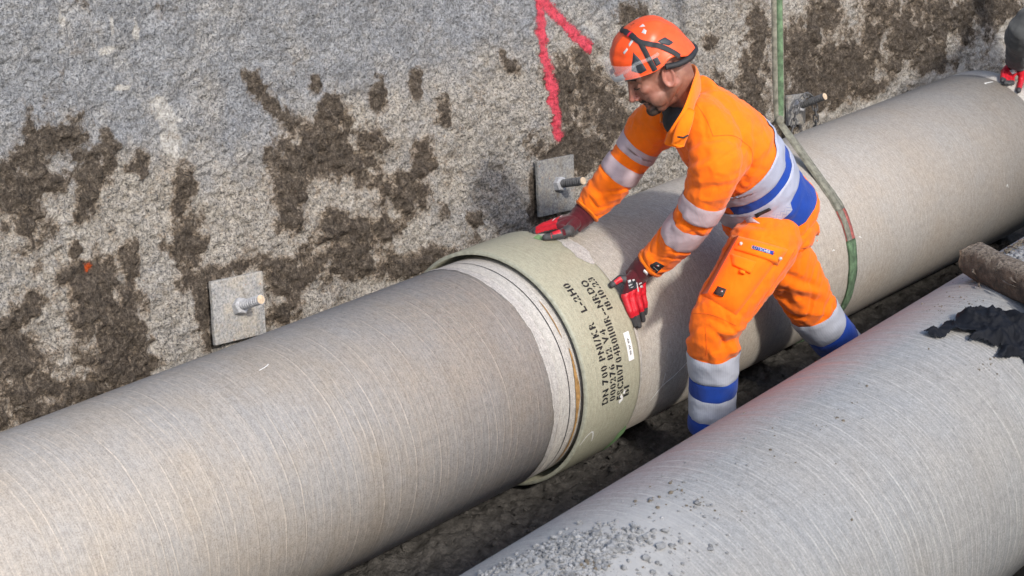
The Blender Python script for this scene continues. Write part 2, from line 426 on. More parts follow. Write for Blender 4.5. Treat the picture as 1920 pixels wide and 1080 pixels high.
def m_plate(name, k):
    m, nt, b = mat_new(name); N = NT(nt); o = N.obj()
    c = N.ramp(N.noise(o, 120, 5, .75), [(.36, (.14*k, .14*k, .145*k)), (.5, (.30*k, .295*k, .285*k)), (.64, (.42*k, .405*k, .38*k))])
    mor = N.ramp(N.noise(o, 16, 7, .72), [(.46, 0.0), (.60, .85)]); c = N.mix(mor, c, N.ramp(N.noise(o, 150, 4, .7), [(.36, (.20*k, .18*k, .15*k)), (.6, (.46*k, .415*k, .35*k))]))
    md = N.ramp(N.noise(N.mapping(o, loc=(4, 1, 2)), 19, 7, .75), [(.57, 0.0), (.68, .8)]); c = N.mix(md, c, (.095, .078, .06))
    ru = N.ramp(N.noise(N.mapping(o, loc=(1, 8, 2)), 85, 4, .7), [(.66, 0.0), (.72, .9)]); c = N.mix(ru, c, (.30, .115, .045))
    N.l(c, b.inputs['Base Color']); b.inputs['Roughness'].default_value = .9; b.inputs['Specular IOR Level'].default_value = .2
    N.l(N.bump(N.math('ADD', N.noise(o, 120, 5, .75), N.noise(o, 16, 7, .72)), .8, .006), b.inputs['Normal'])
    return m
M['plate'] = m_plate('mortared_plate', 1.0); M['plate_dark'] = m_plate('darker_plate', .72)  # second one is the same plate mix in a darker tone
M['rust'] = simple('bar_end', (.50, .38, .26), .8, .4, 90, .4, 200)
M['bar'] = simple('dark_bar', (.085, .084, .085), .7, .4, 90, .4, 300)
M['web_green'] = simple('green_webbing', (.095, .155, .085), .9, .55, 45, .6, 420)
M['web_worn'] = simple('worn_webbing', (.17, .165, .13), .95, .45, 55, .6, 420)
M['web_red'] = simple('red_marked_webbing', (.32, .09, .075), .9, .5, 60, .6, 420)
M['orange'] = fabric('hi_vis_orange', (1.0, .175, .002), .07, grime=.6)
M['seam'] = simple('seam_thread', (.66, .085, .004), .9, .2, 90)
M['orange2'] = fabric('hi_vis_orange_light', (.98, .20, .003), .05)
M['blue'] = fabric('royal_blue', (.010, .055, .34), .25)
M['reflect'] = m_reflect('silver_tape', (.47, .41, .46), (.58, .30, .24), 420)
M['reflect_plain'] = m_reflect('silver_tape_plain', (.47, .49, .56), (.40, .42, .50), 300)
M['reflect_side'] = m_reflect('silver_tape_on_blue', (.40, .41, .48), (.20, .25, .44), 420, 1.57)
M['skin'] = None
M['maroon'] = fabric('maroon_knit', (.085, .010, .016), .3, .9, 500)
M['red_latex'] = simple('red_glove_latex', (.50, .010, .022), .5, .25, 60, .3, 300)
M['dark_grip'] = simple('dark_grip_coating', (.045, .045, .048), .65, .35, 60, .5, 300)
M['helmet'] = simple('helmet_shell', (.80, .082, .014), .40, .10, 55, .08, 300)
M['black'] = simple('black_webbing', (.014, .015, .018), .7, .3, 90, .3, 400)
M['vent'] = simple('vent_mesh', (.020, .026, .034), .55, .6, 400)
M['sticker'] = simple('grey_sticker', (.45, .46, .47), .35, .1, 50)
M['boot'] = simple('boot_leather', (.16, .06, .03), .6, .4, 50, .4, 200)
M['sole'] = simple('boot_sole', (.02, .02, .02), .8, .2, 50)
M['grey_cloth'] = fabric('grey_work_cloth', (.075, .078, .078), .25)
M['cloth'] = fabric('black_cloth', (.007, .0085, .013), .35, .75, 500, .0)
M['wood'] = None
def m_wood():
    m, nt, b = mat_new('muddy_timber'); N = NT(nt); o = N.obj()
    g = N.noise(N.mapping(o, (3, 40, 40)), 1.0, 5, .7); d = N.noise(o, 28, 5, .7); e = N.noise(o, 120, 4, .7)
    c = N.ramp(g, [(.3, (.030, .020, .014)), (.55, (.095, .062, .042)), (.75, (.19, .135, .095))])
    sep = N.n('ShaderNodeSeparateXYZ'); N.l(N.n('ShaderNodeNewGeometry').outputs['Normal'], sep.inputs[0])
    dirt = N.math('ADD', N.math('MULTIPLY', sep.outputs[2], .55), N.math('MULTIPLY', N.math('SUBTRACT', d, .5), 1.3), clamp=True)
    dirt = N.ramp(dirt, [(.2, 0.0), (.5, 1.0)])
    c = N.mix(dirt, c, N.ramp(e, [(.36, (.045, .034, .026)), (.5, (.145, .112, .082)), (.68, (.27, .225, .18))]))
    N.l(c, b.inputs['Base Color']); b.inputs['Roughness'].default_value = .92
    N.l(N.bump(N.math('ADD', g, N.math('ADD', d, e)), .8, .008), b.inputs['Normal'])
    return m
M['wood'] = m_wood()
def m_skin():
    m, nt, b = mat_new('skin'); N = NT(nt); o = N.obj()
    c = N.ramp(N.noise(o, 40, 5, .6), [(.3, (.205, .085, .058)), (.7, (.315, .15, .105))])
    st = N.math('MULTIPLY', N.attr('stubble'), N.ramp(N.noise(o, 380, 3, .7), [(.3, .45), (.7, 1.0)]))
    c = N.mix(st, c, (.055, .035, .028))
    c = N.mix(N.math('MULTIPLY', N.attr('flush'), .5), c, (.50, .17, .13))
    N.l(c, b.inputs['Base Color']); b.inputs['Roughness'].default_value = .5
    b.inputs['Subsurface Weight'].default_value = .12; b.inputs['Subsurface Radius'].default_value = (.012, .005, .003); b.inputs['Subsurface Scale'].default_value = .5
    N.l(N.bump(N.noise(o, 300, 3), .12, .002), b.inputs['Normal'])
    return m
M['skin'] = m_skin()
M['eye_dark'] = simple('eye_lash', (.02, .015, .012), .5)
def m_clear():
    m, nt, b = mat_new('clear_visor'); N = NT(nt)
    b.inputs['Base Color'].default_value = (.85, .86, .88, 1); b.inputs['Roughness'].default_value = .08
    b.inputs['Alpha'].default_value = .16
    return m
M['clear'] = m_clear()

# ------------------------------------------------------------------ wall of the trench
WK, WY, WZ = .14, .5, .62
MUD= [[-1.144, 1.27, 10.936, -2.213, -3.1, -14.839], [-1.228, 1.214, 12.362, -2.52, -3.675, -16.771], [-1.311, 1.158, 12.576, -2.582, -3.436, -14.975], [-1.314, 1.054, 12.492, -2.561, -4.072, -16.693], [-1.215, 1.143, 11.034, -2.244, -6.08, -26.62], [-1.056, 1.107, 20.619, -9.05, -4.333, -11.327], [-0.985, 1.176, 37.287, -7.413, -3.92, -18.057], [-1.101, 1.299, 19.359, -3.904, -5.658, -27.758], [-1.357, 1.102, 19.014, -3.918, -5.365, -22.469], [-0.867, 1.13, 56.18, -11.025, -7.389, -33.625], [-0.918, 1.122, 46.512, -9.174, -20.384, -91.726], [-0.736, 1.026, 28.62, -5.529, -4.474, -19.501], [-0.746, 0.867, 15.69, 0.481, -1.62, -14.833], [-0.754, 0.966, 44.243, -8.552, -4.929, -20.733], [-0.393, 1.269, 31.454, 20.154, 6.925, -22.99], [-0.347, 1.195, 6.844, -14.361, -28.749, -26.441], [-0.267, 1.107, 6.555, -14.105, -24.835, -22.842], [-0.175, 1.042, 9.064, -10.64, -14.638, -21.407], [-0.152, 1.215, 53.786, -9.793, -9.467, -49.641], [-0.37, 1.237, 25.877, 7.194, 2.446, -33.486], [-0.303, 1.145, 9.463, -20.141, -28.549, -26.251], [-0.22, 1.074, 9.691, -16.995, -18.674, -20.168], [-0.144, 1.053, 16.358, -2.966, -4.743, -22.593], [-0.2, 1.031, 10.751, -1.96, -4.855, -22.682], [0.023, 0.94, 9.992, -7.755, -11.688, -23.323], [-0.08, 1.108, 6.421, -17.777, -19.915, -15.935], [0.069, 0.991, 12.253, -2.166, -4.664, -22.001], [-0.138, 0.983, 7.292, -1.319, -3.032, -13.899], [-0.27, 1.004, 10.383, -1.907, -2.706, -12.348], [-0.322, 0.931, 13.727, -2.532, -2.471, -10.77], [-0.318, 0.825, 15.574, -2.865, -4.445, -18.345], [-0.051, 0.938, 5.078, -6.076, -13.221, -19.261], [0.085, 0.846, 10.985, -10.797, -15.873, -26.779], [0.268, 0.868, 15.447, -9.447, -5.457, -12.987], [0.192, 0.786, 12.162, -2.111, -3.804, -16.359], [-0.136, 0.732, 6.124, -1.102, -4.731, -19.067], [-0.125, 0.659, 5.303, -0.952, -3.835, -14.949], [-0.242, 0.672, 11.177, -2.033, -3.1, -11.986], [-0.038, 0.601, 6.973, -1.238, -6.091, -23.359], [0.079, 0.697, 14.164, -2.486, -7.633, -31.023], [0.234, 0.552, 5.794, 2.045, 0.771, -33.061], [-0.342, 0.637, 11.403, -2.095, -4.282, -16.097], [-0.448, 0.554, 10.138, 4.365, 3.177, -27.611], [0.3, 1.129, 43.094, -7.438, -4.49, -23.544], [0.399, 1.02, 37.751, -6.426, -5.065, -25.226], [0.358, 0.689, 41.527, -7.055, -9.996, -41.792], [0.498, 0.627, 36.195, -6.041, -11.757, -48.525], [0.103, 1.115, 33.69, -5.947, -5.148, -26.166], [-1.152, 0.861, 14.007, -2.814, -7.756, -29.27], [-1.11, 0.787, 11.393, -2.276, -3.785, -13.841], [-1.064, 0.711, 10.738, -2.132, -3.168, -11.235], [-1.128, 0.602, 9.28, -1.85, -3.353, -11.205], [-1.178, 0.545, 10.917, -2.185, -6.927, -22.419], [-0.965, 0.835, 39.035, -7.691, -4.335, -16.559], [-1.381, 0.815, 12.862, 5.092, 5.063, -26.152], [-1.421, 0.811, 28.379, -5.849, -4.904, -17.392], [-1.33, 0.847, 55.6, -11.366, -11.215, -41.012], [-1.391, 0.681, 13.284, -2.723, -4.867, -16.268], [-1.425, 0.599, 10.761, -2.209, -4.217, -13.507], [-1.384, 0.536, 11.485, -2.346, -7.316, -22.917], [-1.146, 0.937, 76.334, -15.351, -11.775, -46.281], [-1.07, 0.649, 9.18, -1.821, -6.498, -22.363], [-1.158, 0.737, 15.544, -3.117, -4.492, -15.931], [-1.009, 0.759, 19.628, -3.879, -5.052, -18.474], [-1.07, 0.553, 11.101, -2.198, -5.542, -18.26], [-1.205, 0.875, 33.745, -6.818, -12.276, -46.331], [-1.415, 0.734, 14.091, -2.898, -7.998, -27.323], [-1.352, 0.607, 15.265, -3.112, -5.827, -18.926], [-0.983, 0.542, 17.704, 5.694, 3.095, -42.741], [-0.613, 0.738, 7.646, 1.267, -1.396, -35.402], [-0.724, 0.656, 37.569, -2.083, -2.011, -10.516], [-0.724, 0.548, 47.018, -8.984, -7.901, -27.193], [0.944, 0.772, 8.776, -1.39, -5.578, -25.887], [0.824, 0.649, 39.198, 2.032, -1.379, -10.026], [0.829, 0.57, 15.348, -2.457, -6.87, -28.649], [1.071, 0.71, 11.582, -1.803, -2.792, -12.74], [1.439, 1.15, 12.87, -1.925, -3.261, -19.558], [1.13, 1.086, 20.423, -3.179, -4.228, -23.662], [1.025, 0.943, 12.735, -2.003, -1.697, -8.67], [1.139, 0.95, 8.998, -1.395, -2.612, -13.556], [1.214, 0.827, 6.611, -1.013, -2.154, -10.569], [1.125, 0.757, 7.312, -1.131, -3.011, -14.135], [1.22, 0.657, 11.227, -1.712, -3.959, -17.897], [0.759, 1.107, 23.82, 21.63, 8.358, -25.017], [0.73, 1.158, 44.397, -7.28, -9.704, -54.311], [1.926, 0.996, 23.35, -3.252, -5.237, -30.151], [2.239, 0.974, 16.548, -2.199, -1.068, -6.258], [2.179, 0.749, 9.463, -1.264, -1.358, -7.045], [2.677, 0.899, 13.598, -1.685, -1.604, -9.394], [2.548, 0.833, 7.339, -0.927, -1.448, -8.102], [3.135, 0.821, 8.701, -0.996, -0.986, -5.775], [2.95, 0.727, 3.057, -0.361, -1.526, -8.402], [3.424, 0.771, 3.85, -0.418, -1.288, -7.547], [3.783, 0.783, 2.684, -0.272, -1.786, -10.841], [3.583, 0.624, 5.81, -0.61, -2.673, -14.796], [2.794, 0.665, 4.1, -0.496, -2.611, -13.766], [2.523, 0.638, 6.541, -0.826, -2.599, -13.212], [4.134, 0.763, 3.717, -0.35, -2.498, -15.436], [3.108, 0.582, 5.425, 3.58, 1.155, -22.155], [2.431, 0.546, 10.478, -1.34, -2.737, -13.232], [1.929, 0.755, 9.235, -1.28, -2.335, -11.87], [2.807, 0.944, 17.14, -2.08, -1.844, -11.189]]
LIGHT= [[-1.068, 1.575, 61.798, 11.661, 2.587, -28.396], [-0.899, 1.54, 75.975, -6.529, -2.16, -22.386], [-0.926, 1.461, 28.283, 3.721, 2.46, -74.097], [-0.821, 1.496, 74.343, -6.179, -2.232, -22.093], [-0.912, 1.349, 21.996, -1.887, -8.008, -66.122], [-0.749, 1.243, 19.675, 2.765, 0.077, -12.308], [-0.742, 1.155, 20.475, -3.968, -3.362, -15.786], [-0.285, 1.191, 26.818, -20.215, -32.86, -67.317], [-0.222, 1.103, 43.402, -7.945, -15.3, -74.317], [-0.062, 1.01, 20.827, -3.738, -15.456, -72.56], [1.232, 1.146, 39.241, 32.074, 2.797, -11.315], [1.263, 1.043, 12.133, -10.046, -19.574, -46.524], [1.166, 1.022, 16.39, 10.746, 7.911, -47.233], [3.144, 0.505, 4.761, 2.994, 1.0, -28.465], [3.66, 0.537, 3.139, 1.912, 0.259, -16.17], [4.167, 0.569, 4.067, 2.638, 0.158, -8.906], [4.333, 0.642, 9.344, -0.841, -1.659, -9.831], [2.757, 0.535, 6.335, 3.798, 1.332, -34.35]]
PINK = [[(0.948,1.353), (0.941,1.233), (0.942,1.130), (0.948,0.986), (0.961,0.821)], [(0.940,1.322), (1.006,1.256), (1.097,1.169), (1.190,1.095)]]
DOT = (-1.120,0.879)
def axis_lines(segs):
    out = []
    for a, b, st in segs:
        n = max(1, int(round((b-a)/st))); out += list(np.linspace(a, b, n, endpoint=False))
    out.append(segs[-1][1]); return np.array(out)
wx = axis_lines([(-14, -3, .25), (-3, -1.75, .04), (-1.75, 2.2, .0055), (2.2, 4.7, .008), (4.7, 6, .05), (6, 15, .25)])
wz = axis_lines([(-.3, .3, .04), (.3, 1.75, .0055), (1.75, 2.0, .02), (2.0, 2.95, .06)])
X, Z = np.meshgrid(wx, wz, indexing='ij')
def blobs(L, X, Z, warp):
    r = np.full(X.shape, -9.)
    for cx, cz, a, b, c, d in L:
        rx = abs(a)+abs(b)+1e-6
        ext = 1.6/max(min(np.hypot(a, c), np.hypot(b, d)), 1e-3)
        i0, i1 = np.searchsorted(wx, [cx-ext, cx+ext]); j0, j1 = np.searchsorted(wz, [cz-ext, cz+ext])
        if i1 <= i0 or j1 <= j0: continue
        s = (slice(i0, i1), slice(j0, j1))
        dx = X[s]-cx; dz = Z[s]-cz
        e = 1-np.hypot(a*dx+b*dz, c*dx+d*dz)
        r[s] = np.maximum(r[s], e)
    return r
w1 = fbm2(X*9, Z*9, 3, 4); w2 = fbm2(X*34, Z*34, 8, 3); w3 = fbm2(X*75, Z*75, 12, 2)
zone0 = sstep(1.28, .98, Z+.10*w1)
mud_raw = blobs(MUD, X, Z, None)
mud_f = np.clip(mud_raw, -1.2, 1)+w1*.95+w2*.7+w3*.25
mud = sstep(-1.0, .85, mud_f)
drips = fbm2(X*7, Z*1.6, 31, 4)
mud = np.maximum(mud, .55*sstep(.05, .6, drips+w2*.5)*sstep(1.2, .8, Z)*sstep(.9, 1.4, X)*sstep(.42, .6, Z))
mud = np.maximum(mud, .30*sstep(.15, .6, fbm2(X*6, Z*4, 33, 4)+w2*.4)*zone0)
pale_f = np.clip(blobs(LIGHT, X, Z, None), -1.2, 1)+w1*.6+w2*.4
pale = sstep(-.1, .7, pale_f)
zone = sstep(1.28, .98, Z+.10*w1+.07*noise2(X*2.1, Z*2.1, 5)-.06*np.clip(X, 0, 1))
und = .030*fbm2(X*1.3, Z*1.3, 20, 2)+.015*fbm2(X*6, Z*6, 21, 3)+.010*np.clip(fbm2(X*5+Z*4, Z*13-X*3, 28, 4), -.1, 1)
gr = np.abs(noise2(X*42, Z*42, 22)); gr2 = noise2(X*85+.3, Z*85, 23); gr3 = noise2(X*60, Z*60, 27)
pit = np.clip(noise2(X*62+3, Z*62, 29)-.05, 0, 1)
grain = .0058*(gr-.3)+.0050*gr2+.0045*gr3-.013*pit
grain = grain*(.75+.45*zone)
mud_h = mud*(.008+.016*np.clip(fbm2(X*20, Z*20, 25, 3)+.15, 0, 1)+.009*noise2(X*46, Z*46, 26))
H = und+grain*(1-.45*mud)+mud_h
PL = [((-0.611,0.623)), ((0.913,0.653)), ((2.468,0.616))]
for px, pz in PL:       # the wall is flat behind each anchor plate
    k = sstep(.17, .10, np.maximum(np.abs(X-px), np.abs(Z-pz))); H = H*(1-k)+(.35*H-.008)*k
Y = WY+WK*(Z-WZ)-H
nv = Y.size
wme = bpy.data.meshes.new('retaining_wall')
ni, nj = X.shape
idx = np.arange(nv, dtype=np.int32).reshape(ni, nj)
quads = np.stack([idx[:-1, :-1], idx[1:, :-1], idx[1:, 1:], idx[:-1, 1:]], -1).reshape(-1, 4)
def fast_mesh(me, co, quads):
    me.vertices.add(len(co)); me.vertices.foreach_set('co', np.ascontiguousarray(co, dtype=np.float32).ravel())
    n = len(quads); me.loops.add(n*4); me.polygons.add(n)
    me.loops.foreach_set('vertex_index', np.ascontiguousarray(quads, dtype=np.int32).ravel())
    me.polygons.foreach_set('loop_start', np.arange(0, n*4, 4, dtype=np.int32))
    me.update(calc_edges=True); me.polygons.foreach_set('use_smooth', np.ones(n, dtype=bool)); me.validate()
wco = np.stack([X, Y, Z], -1).reshape(-1, 3)
fast_mesh(wme, wco, quads)
for nm, a in (('mud', mud), ('pale', pale), ('zone', zone)):
    at = wme.attributes.new(nm, 'FLOAT', 'POINT'); at.data.foreach_set('value', np.ascontiguousarray(a, dtype=np.float32).ravel())
wme.materials.append(M['wall'])
wall = link(bpy.data.objects.new('retaining_wall', wme))
tag(wall, 'rough grey sprayed concrete trench wall splashed with brown mud', 'wall')
# sprayed marks: thin skins of paint lying on the relief of the wall
wn = np.empty(nv*3, dtype=np.float32); wme.vertices.foreach_get('normal', wn); wn = wn.reshape(-1, 3)
def seg_dist(X, Z, pl):
    d = np.full(X.shape, 9.)
    for (x0, z0), (x1, z1) in zip(pl[:-1], pl[1:]):
        vx, vz = x1-x0, z1-z0; L = vx*vx+vz*vz
        t = np.clip(((X-x0)*vx+(Z-z0)*vz)/L, 0, 1); d = np.minimum(d, np.hypot(X-x0-t*vx, Z-z0-t*vz))
    return d
def m_spray(name, col):
    m, nt, b = mat_new(name); N = NT(nt); o = N.obj()
    d = N.attr('spray')
    n = N.math('ADD', N.math('MULTIPLY', N.math('SUBTRACT', N.noise(o, 150, 5, .8), .5), 1.5), N.math('MULTIPLY', N.math('SUBTRACT', N.noise(o, 28, 3, .6), .5), .7))
    al = N.ramp(N.math('ADD', d, n), [(.25, .93), (.62, .72), (1.15, 0.0)])
    N.l(al, b.inputs['Alpha']); b.inputs['Roughness'].default_value = .8; b.inputs['Specular IOR Level'].default_value = .2
    N.l(N.ramp(N.noise(o, 125, 6, .78), [(.36, tuple(c*.35 for c in col)), (.46, tuple(c*.8 for c in col)), (.6, col)]), b.inputs['Base Color'])
    N.l(N.bump(N.noise(o, 125, 6, .78), 1.0, .02), b.inputs['Normal'])
    return m
def paint_skin(name, dist, width, mat, label):
    sd = dist/width
    keep = (sd < 2.0)
    q = quads.reshape(ni-1, nj-1, 4)
    k = keep[:-1, :-1] & keep[1:, 1:] & keep[1:, :-1] & keep[:-1, 1:]
    qs = q[k]
    u, inv = np.unique(qs.ravel(), return_inverse=True)
    co = wco[u]+wn[u]*np.where(wn[u][:, 1:2] < 0, .0016, -.0016)
    me = bpy.data.meshes.new(name); fast_mesh(me, co, inv.reshape(-1, 4)); me.materials.append(mat)
    at = me.attributes.new('spray', 'FLOAT', 'POINT'); at.data.foreach_set('value', sd.ravel()[u].astype(np.float32))
    o = link(bpy.data.objects.new(name, me), wall); o['label'] = label
    return o
d1 = np.minimum(seg_dist(X, Z, PINK[0]), seg_dist(X, Z, PINK[1]))
paint_skin('paint_mark', d1, .027, m_spray('pink_spray_paint', (.98, .115, .17)), 'pink sprayed pointed mark')
paint_skin('paint_dot', np.hypot(X-DOT[0], Z-DOT[1]), .017, m_spray('orange_spray_paint', (.95, .16, .03)), 'small orange paint dot')

# ------------------------------------------------------------------ ground
P2Y,P2YAW,P2Z=-1.6124,0.0526,0.5928
gx = axis_lines([(-40, -8, 1.0), (-8, -1.2, .12), (-1.2, 3.2, .011), (3.2, 8, .12), (8, 40, 1.0)])
gy = axis_lines([(-45, -6, 1.0), (-6, -3.6, .15), (-3.6, -1.3, .04), (-1.3, .0, .011), (.0, .9, .08)])
GX, GY = np.meshgrid(gx, gy, indexing='ij')
yc2 = P2Y+GX*math.tan(P2YAW)
bench = (P2Z-.36)*sstep(-.62, -1.12, GY-.0)
gz = bench-.02
gz = gz+1.26*sstep(-2.70, -3.30, GY+.12*noise2(GX*1.3, GY*.0, 71)+.05*noise2(GX*4, GY*4, 72))  # unseen near bank, added and raised to shade the spare pipe's lower side
bil = np.abs(fbm2(GX*11, GY*11, 40, 3)); b2 = np.abs(noise2(GX*33, GY*33, 41)); b3 = noise2(GX*55, GY*55, 42)
gz = gz+.035*fbm2(GX*2.3, GY*2.3, 43, 2)+.032*(bil-.25)+.013*b2+.007*b3
me = bpy.data.meshes.new('ground'); idx = np.arange(GX.size, dtype=np.int32).reshape(GX.shape)
gq = np.stack([idx[:-1, :-1], idx[1:, :-1], idx[1:, 1:], idx[:-1, 1:]], -1).reshape(-1, 4)
fast_mesh(me, np.stack([GX, GY, gz], -1).reshape(-1, 3), gq); me.materials.append(M['ground']); me.materials.append(M['gravel_soil'])
cy = (GY[:-1, :-1]+GY[1:, 1:]).ravel()/2
me.polygons.foreach_set('material_index', (cy < -1.9).astype(np.int32))
ground = link(bpy.data.objects.new('ground', me)); tag(ground, kind='structure')
me = bpy.data.meshes.new('terrain')
fast_mesh(me, np.array([(-40, WY+WK*(2.9-WZ)-.02, 2.9), (40, WY+WK*(2.9-WZ)-.02, 2.9), (40, 60, 3.1), (-40, 60, 3.1)]), np.array([[0, 1, 2, 3]]))
me.materials.append(M['gravel_soil']); tag(link(bpy.data.objects.new('terrain', me)), kind='structure')
def gheight(x, y):
    i = min(max(np.searchsorted(gx, x), 0), len(gx)-1); j = min(max(np.searchsorted(gy, y), 0), len(gy)-1); return float(gz[i, j])

# loose stones
_ico = []
for s in range(10):
    bm = bmesh.new(); bmesh.ops.create_icosphere(bm, subdivisions=1 if s < 6 else 2, radius=1)
    for v in bm.verts: v.co *= .72+.5*random.random()
    sc = Vector((1, .65+.4*random.random(), .5+.35*random.random()))
    for v in bm.verts: v.co = Vector((v.co.x*sc.x, v.co.y*sc.y, v.co.z*sc.z))
    bm.verts.ensure_lookup_table()
    _ico.append((np.array([v.co[:] for v in bm.verts]), np.array([[v.index for v in f.verts] for f in bm.faces]))); bm.free()
def stones(name, pts, sizes, mat, ups=None, kind='stuff', label=None, cat=None, lo=0, hi=10):
    V = []; F = []; n = 0
    for i, (p, s) in enumerate(zip(pts, sizes)):
        v, f = _ico[random.randrange(lo, hi)]
        R = np.array(Euler((random.uniform(-.5, .5), random.uniform(-.5, .5), random.uniform(0, 6.28))).to_matrix())
        w = (v*s)@R.T
        if ups is not None:
            w = w@np.array(Vector((0, 0, 1)).rotation_difference(Vector(ups[i])).to_matrix()).T
        V.append(w+np.array(p)); F.append(f+n); n += len(v)
    o = mesh_obj(name, np.concatenate(V), np.concatenate(F).tolist(), mat, None, False)
    return tag(o, label, cat, kind=kind)
pts = []; sz = []
for _ in range(2600):
    x = random.uniform(-1.0, 3.0); y = random.uniform(-1.25, -.05); s = .003+.012*random.random()**4.0
    if fbm2(np.array(x*2.5), np.array(y*2.5), 77, 2) < -.15: continue
    pts.append((x, y, gheight(x, y)+s*.25)); sz.append(s)
stones('clods', pts, sz, M['clod'], label='dark wet soil clods strewn between the two pipes', cat='soil clods')

# ------------------------------------------------------------------ pipes
R0 = .36
def ring_tube(x0, x1, ro, ri, nx=3, na=192, a0=0., xs=None):
    """tube along +X round the origin; outer, inner and end faces; uv metres"""
    xs = list(xs) if xs is not None else list(np.linspace(x0, x1, nx))
    prof = [(x, ro) for x in xs]+[(xs[-1], ri), (xs[0], ri)]
    V = []; U = []
    acc = [0]
    for p, c in zip(prof[:-1], prof[1:]): acc.append(acc[-1]+math.hypot(c[0]-p[0], c[1]-p[1]))
    for k, (x, r) in enumerate(prof):
        for j in range(na+1):
            a = -math.pi+2*math.pi*j/na
            V.append((x, -r*math.sin(a), r*math.cos(a))); U.append((x if k < len(xs) else x+2*(k-len(xs)+1), a*ro))
    F = grid_faces(len(prof), na+1)
    n = na+1; k = len(prof)-1
    for j in range(na): F.append((k*n+j, j, j+1, k*n+j+1))
    return V, F, U
def cyl_patch(x0, x1, a0, a1, r, nx=2, na=None):
    na = na or max(2, int(abs(a1-a0)/.03)+2)
    V = []; U = []
    for i in range(nx):
        for j in range(na):
            x = x0+(x1-x0)*i/(nx-1); a = a0+(a1-a0)*j/(na-1)
            V.append((x, -r*math.sin(a), r*math.cos(a))); U.append((x, a*r))
    return V, [f for f in grid_faces(nx, na)], U
def irregular_band(x0, x1, a0, a1, r, seed, jit=.006, na=160):
    """a skin with wandering edges"""
    V = []; U = []
    for j in range(na):
        a = a0+(a1-a0)*j/(na-1)
        e0 = jit*float(fbm2(np.array(a*5.), np.array(seed*3.1), seed, 4)); e1 = jit*float(fbm2(np.array(a*5.), np.array(seed*7.7), seed+5, 4))
        tp = 1.0 if abs(a1-a0) > 6 else min(1., 5*j/(na-1), 5*(na-1-j)/(na-1))**.6
        xm = (x0+x1)/2
        for i, x in enumerate((xm+(x0+e0-xm)*tp, xm+(x1+e1-xm)*tp)):
            V.append((x, -r*math.sin(a), r*math.cos(a))); U.append((x, a*r))
    return V, [tuple(reversed(f)) for f in grid_faces(na, 2)], U
def stroke_on(pl, r, w):
    """hand-drawn line on a pipe: list of (x, a)"""
    P = catmull([(x, a) for x, a in pl], 6); V = []; F = []
    for i, p in enumerate(P):
        t = P[min(i+1, len(P)-1)]-P[max(i-1, 0)]; t = np.array([t[0], t[1]*r]); t /= np.hypot(*t)
        ww = w*(.6+.6*random.random())
        for s in (-1, 1):
            x = p[0]-t[1]*ww*s; a = p[1]+t[0]*ww*s/r
            V.append((x, -r*math.sin(a), r*math.cos(a)))
    return V, [tuple(reversed(f)) for f in grid_faces(len(P), 2)]
AX1 = (0, 0, R0)
near = empty('laid_pipe', AX1, 'laid beige pipe in the trench, its white ringed end pushed into the green collar', 'pipe', 'wound fibre pipes in the trench')
v, f, u = ring_tube(-9, -.100, R0, R0-.018, xs=[-9, -3, -.100]); mesh_obj('barrel', v, f, M['pipe_near'], near, True, u)
v, f, u = ring_tube(-.0995, .11, R0-.0012, R0-.018, xs=[-.0995, 0, .11]); mesh_obj('spigot', v, f, M['spigot'], near, True, u)['label'] = 'whitish ground end'
v, f, u = irregular_band(-.128, -.098, -math.pi, math.pi, R0+.0012, 3, .012, 400); mesh_obj('primer_band', v, f, M['pale_laminate'], near, True, u)
v, f, u = cyl_patch(-.0495, -.0465, -math.pi, math.pi, R0+.0012); mesh_obj('depth_line', v, f, M['ink'], near, True, u)
v, f, u = irregular_band(-.022, -.019, .62, 1.02, R0+.0014, 5, .002, 60); mesh_obj('brown_streak', v, f, M['brown'], near, True, u)
v, f, u = irregular_band(-.016, -.003, 1.1, 2.3, R0+.0016, 6, .006, 90); mesh_obj('brown_streak', v, f, M['brown'], near, True, u)
v, f = stroke_on([(-1.05, .245), (-1.02, .232), (-1.005, .215)], R0+.0016, .0014); mesh_obj('chalk_mark', v, f, M['chalk'], near)

far = empty('coupled_pipe', AX1, 'browner beige pipe carrying the green collar, worker leaning over it', 'pipe', 'wound fibre pipes in the trench')
v, f, u = ring_tube(.13, 3.10, R0, R0-.018, xs=[.13, 1.5, 3.10]); mesh_obj('barrel', v, f, M['pipe_far'], far, True, u)
v, f, u = ring_tube(3.104, 3.2, R0-.001, R0-.018); mesh_obj('spigot', v, f, M['spigot'], far, True, u)
CR = .3865
cxs = [0, .003, .010, .262, .274]
cprof = [(0, .3755), (0, CR-.004), (.003, CR-.001), (.012, CR), (.262, CR), (.276, CR-.004), (.280, R0+.001)]
V = []; U = []; na = 220
for x, r in cprof+[(.14, R0+.0005), (.13, .3755)]:
    for j in range(na+1):
        a = -math.pi+2*math.pi*j/na; V.append((x, -r*math.sin(a), r*math.cos(a))); U.append((x, a*CR))
nP = len(cprof)+2
F = grid_faces(nP, na+1)+[((nP-1)*(na+1)+j, j, j+1, (nP-1)*(na+1)+j+1) for j in range(na)]
coup = mesh_obj('coupling', V, F, M['coupling'], far, True, U); coup['label'] = 'olive green collar stencilled with black codes'
V2 = []; U2 = []
for x, r in ((-.0006, .376), (-.0006, CR-.004), (.0028, CR-.0004), (.005, CR+.0006)):
    for j in range(na+1):
        a = -math.pi+2*math.pi*j/na; V2.append((x, -r*math.sin(a), r*math.cos(a))); U2.append((x, a*CR))
mesh_obj('collar_lip', V2, grid_faces(4, na+1), M['lip'], coup, True, U2)
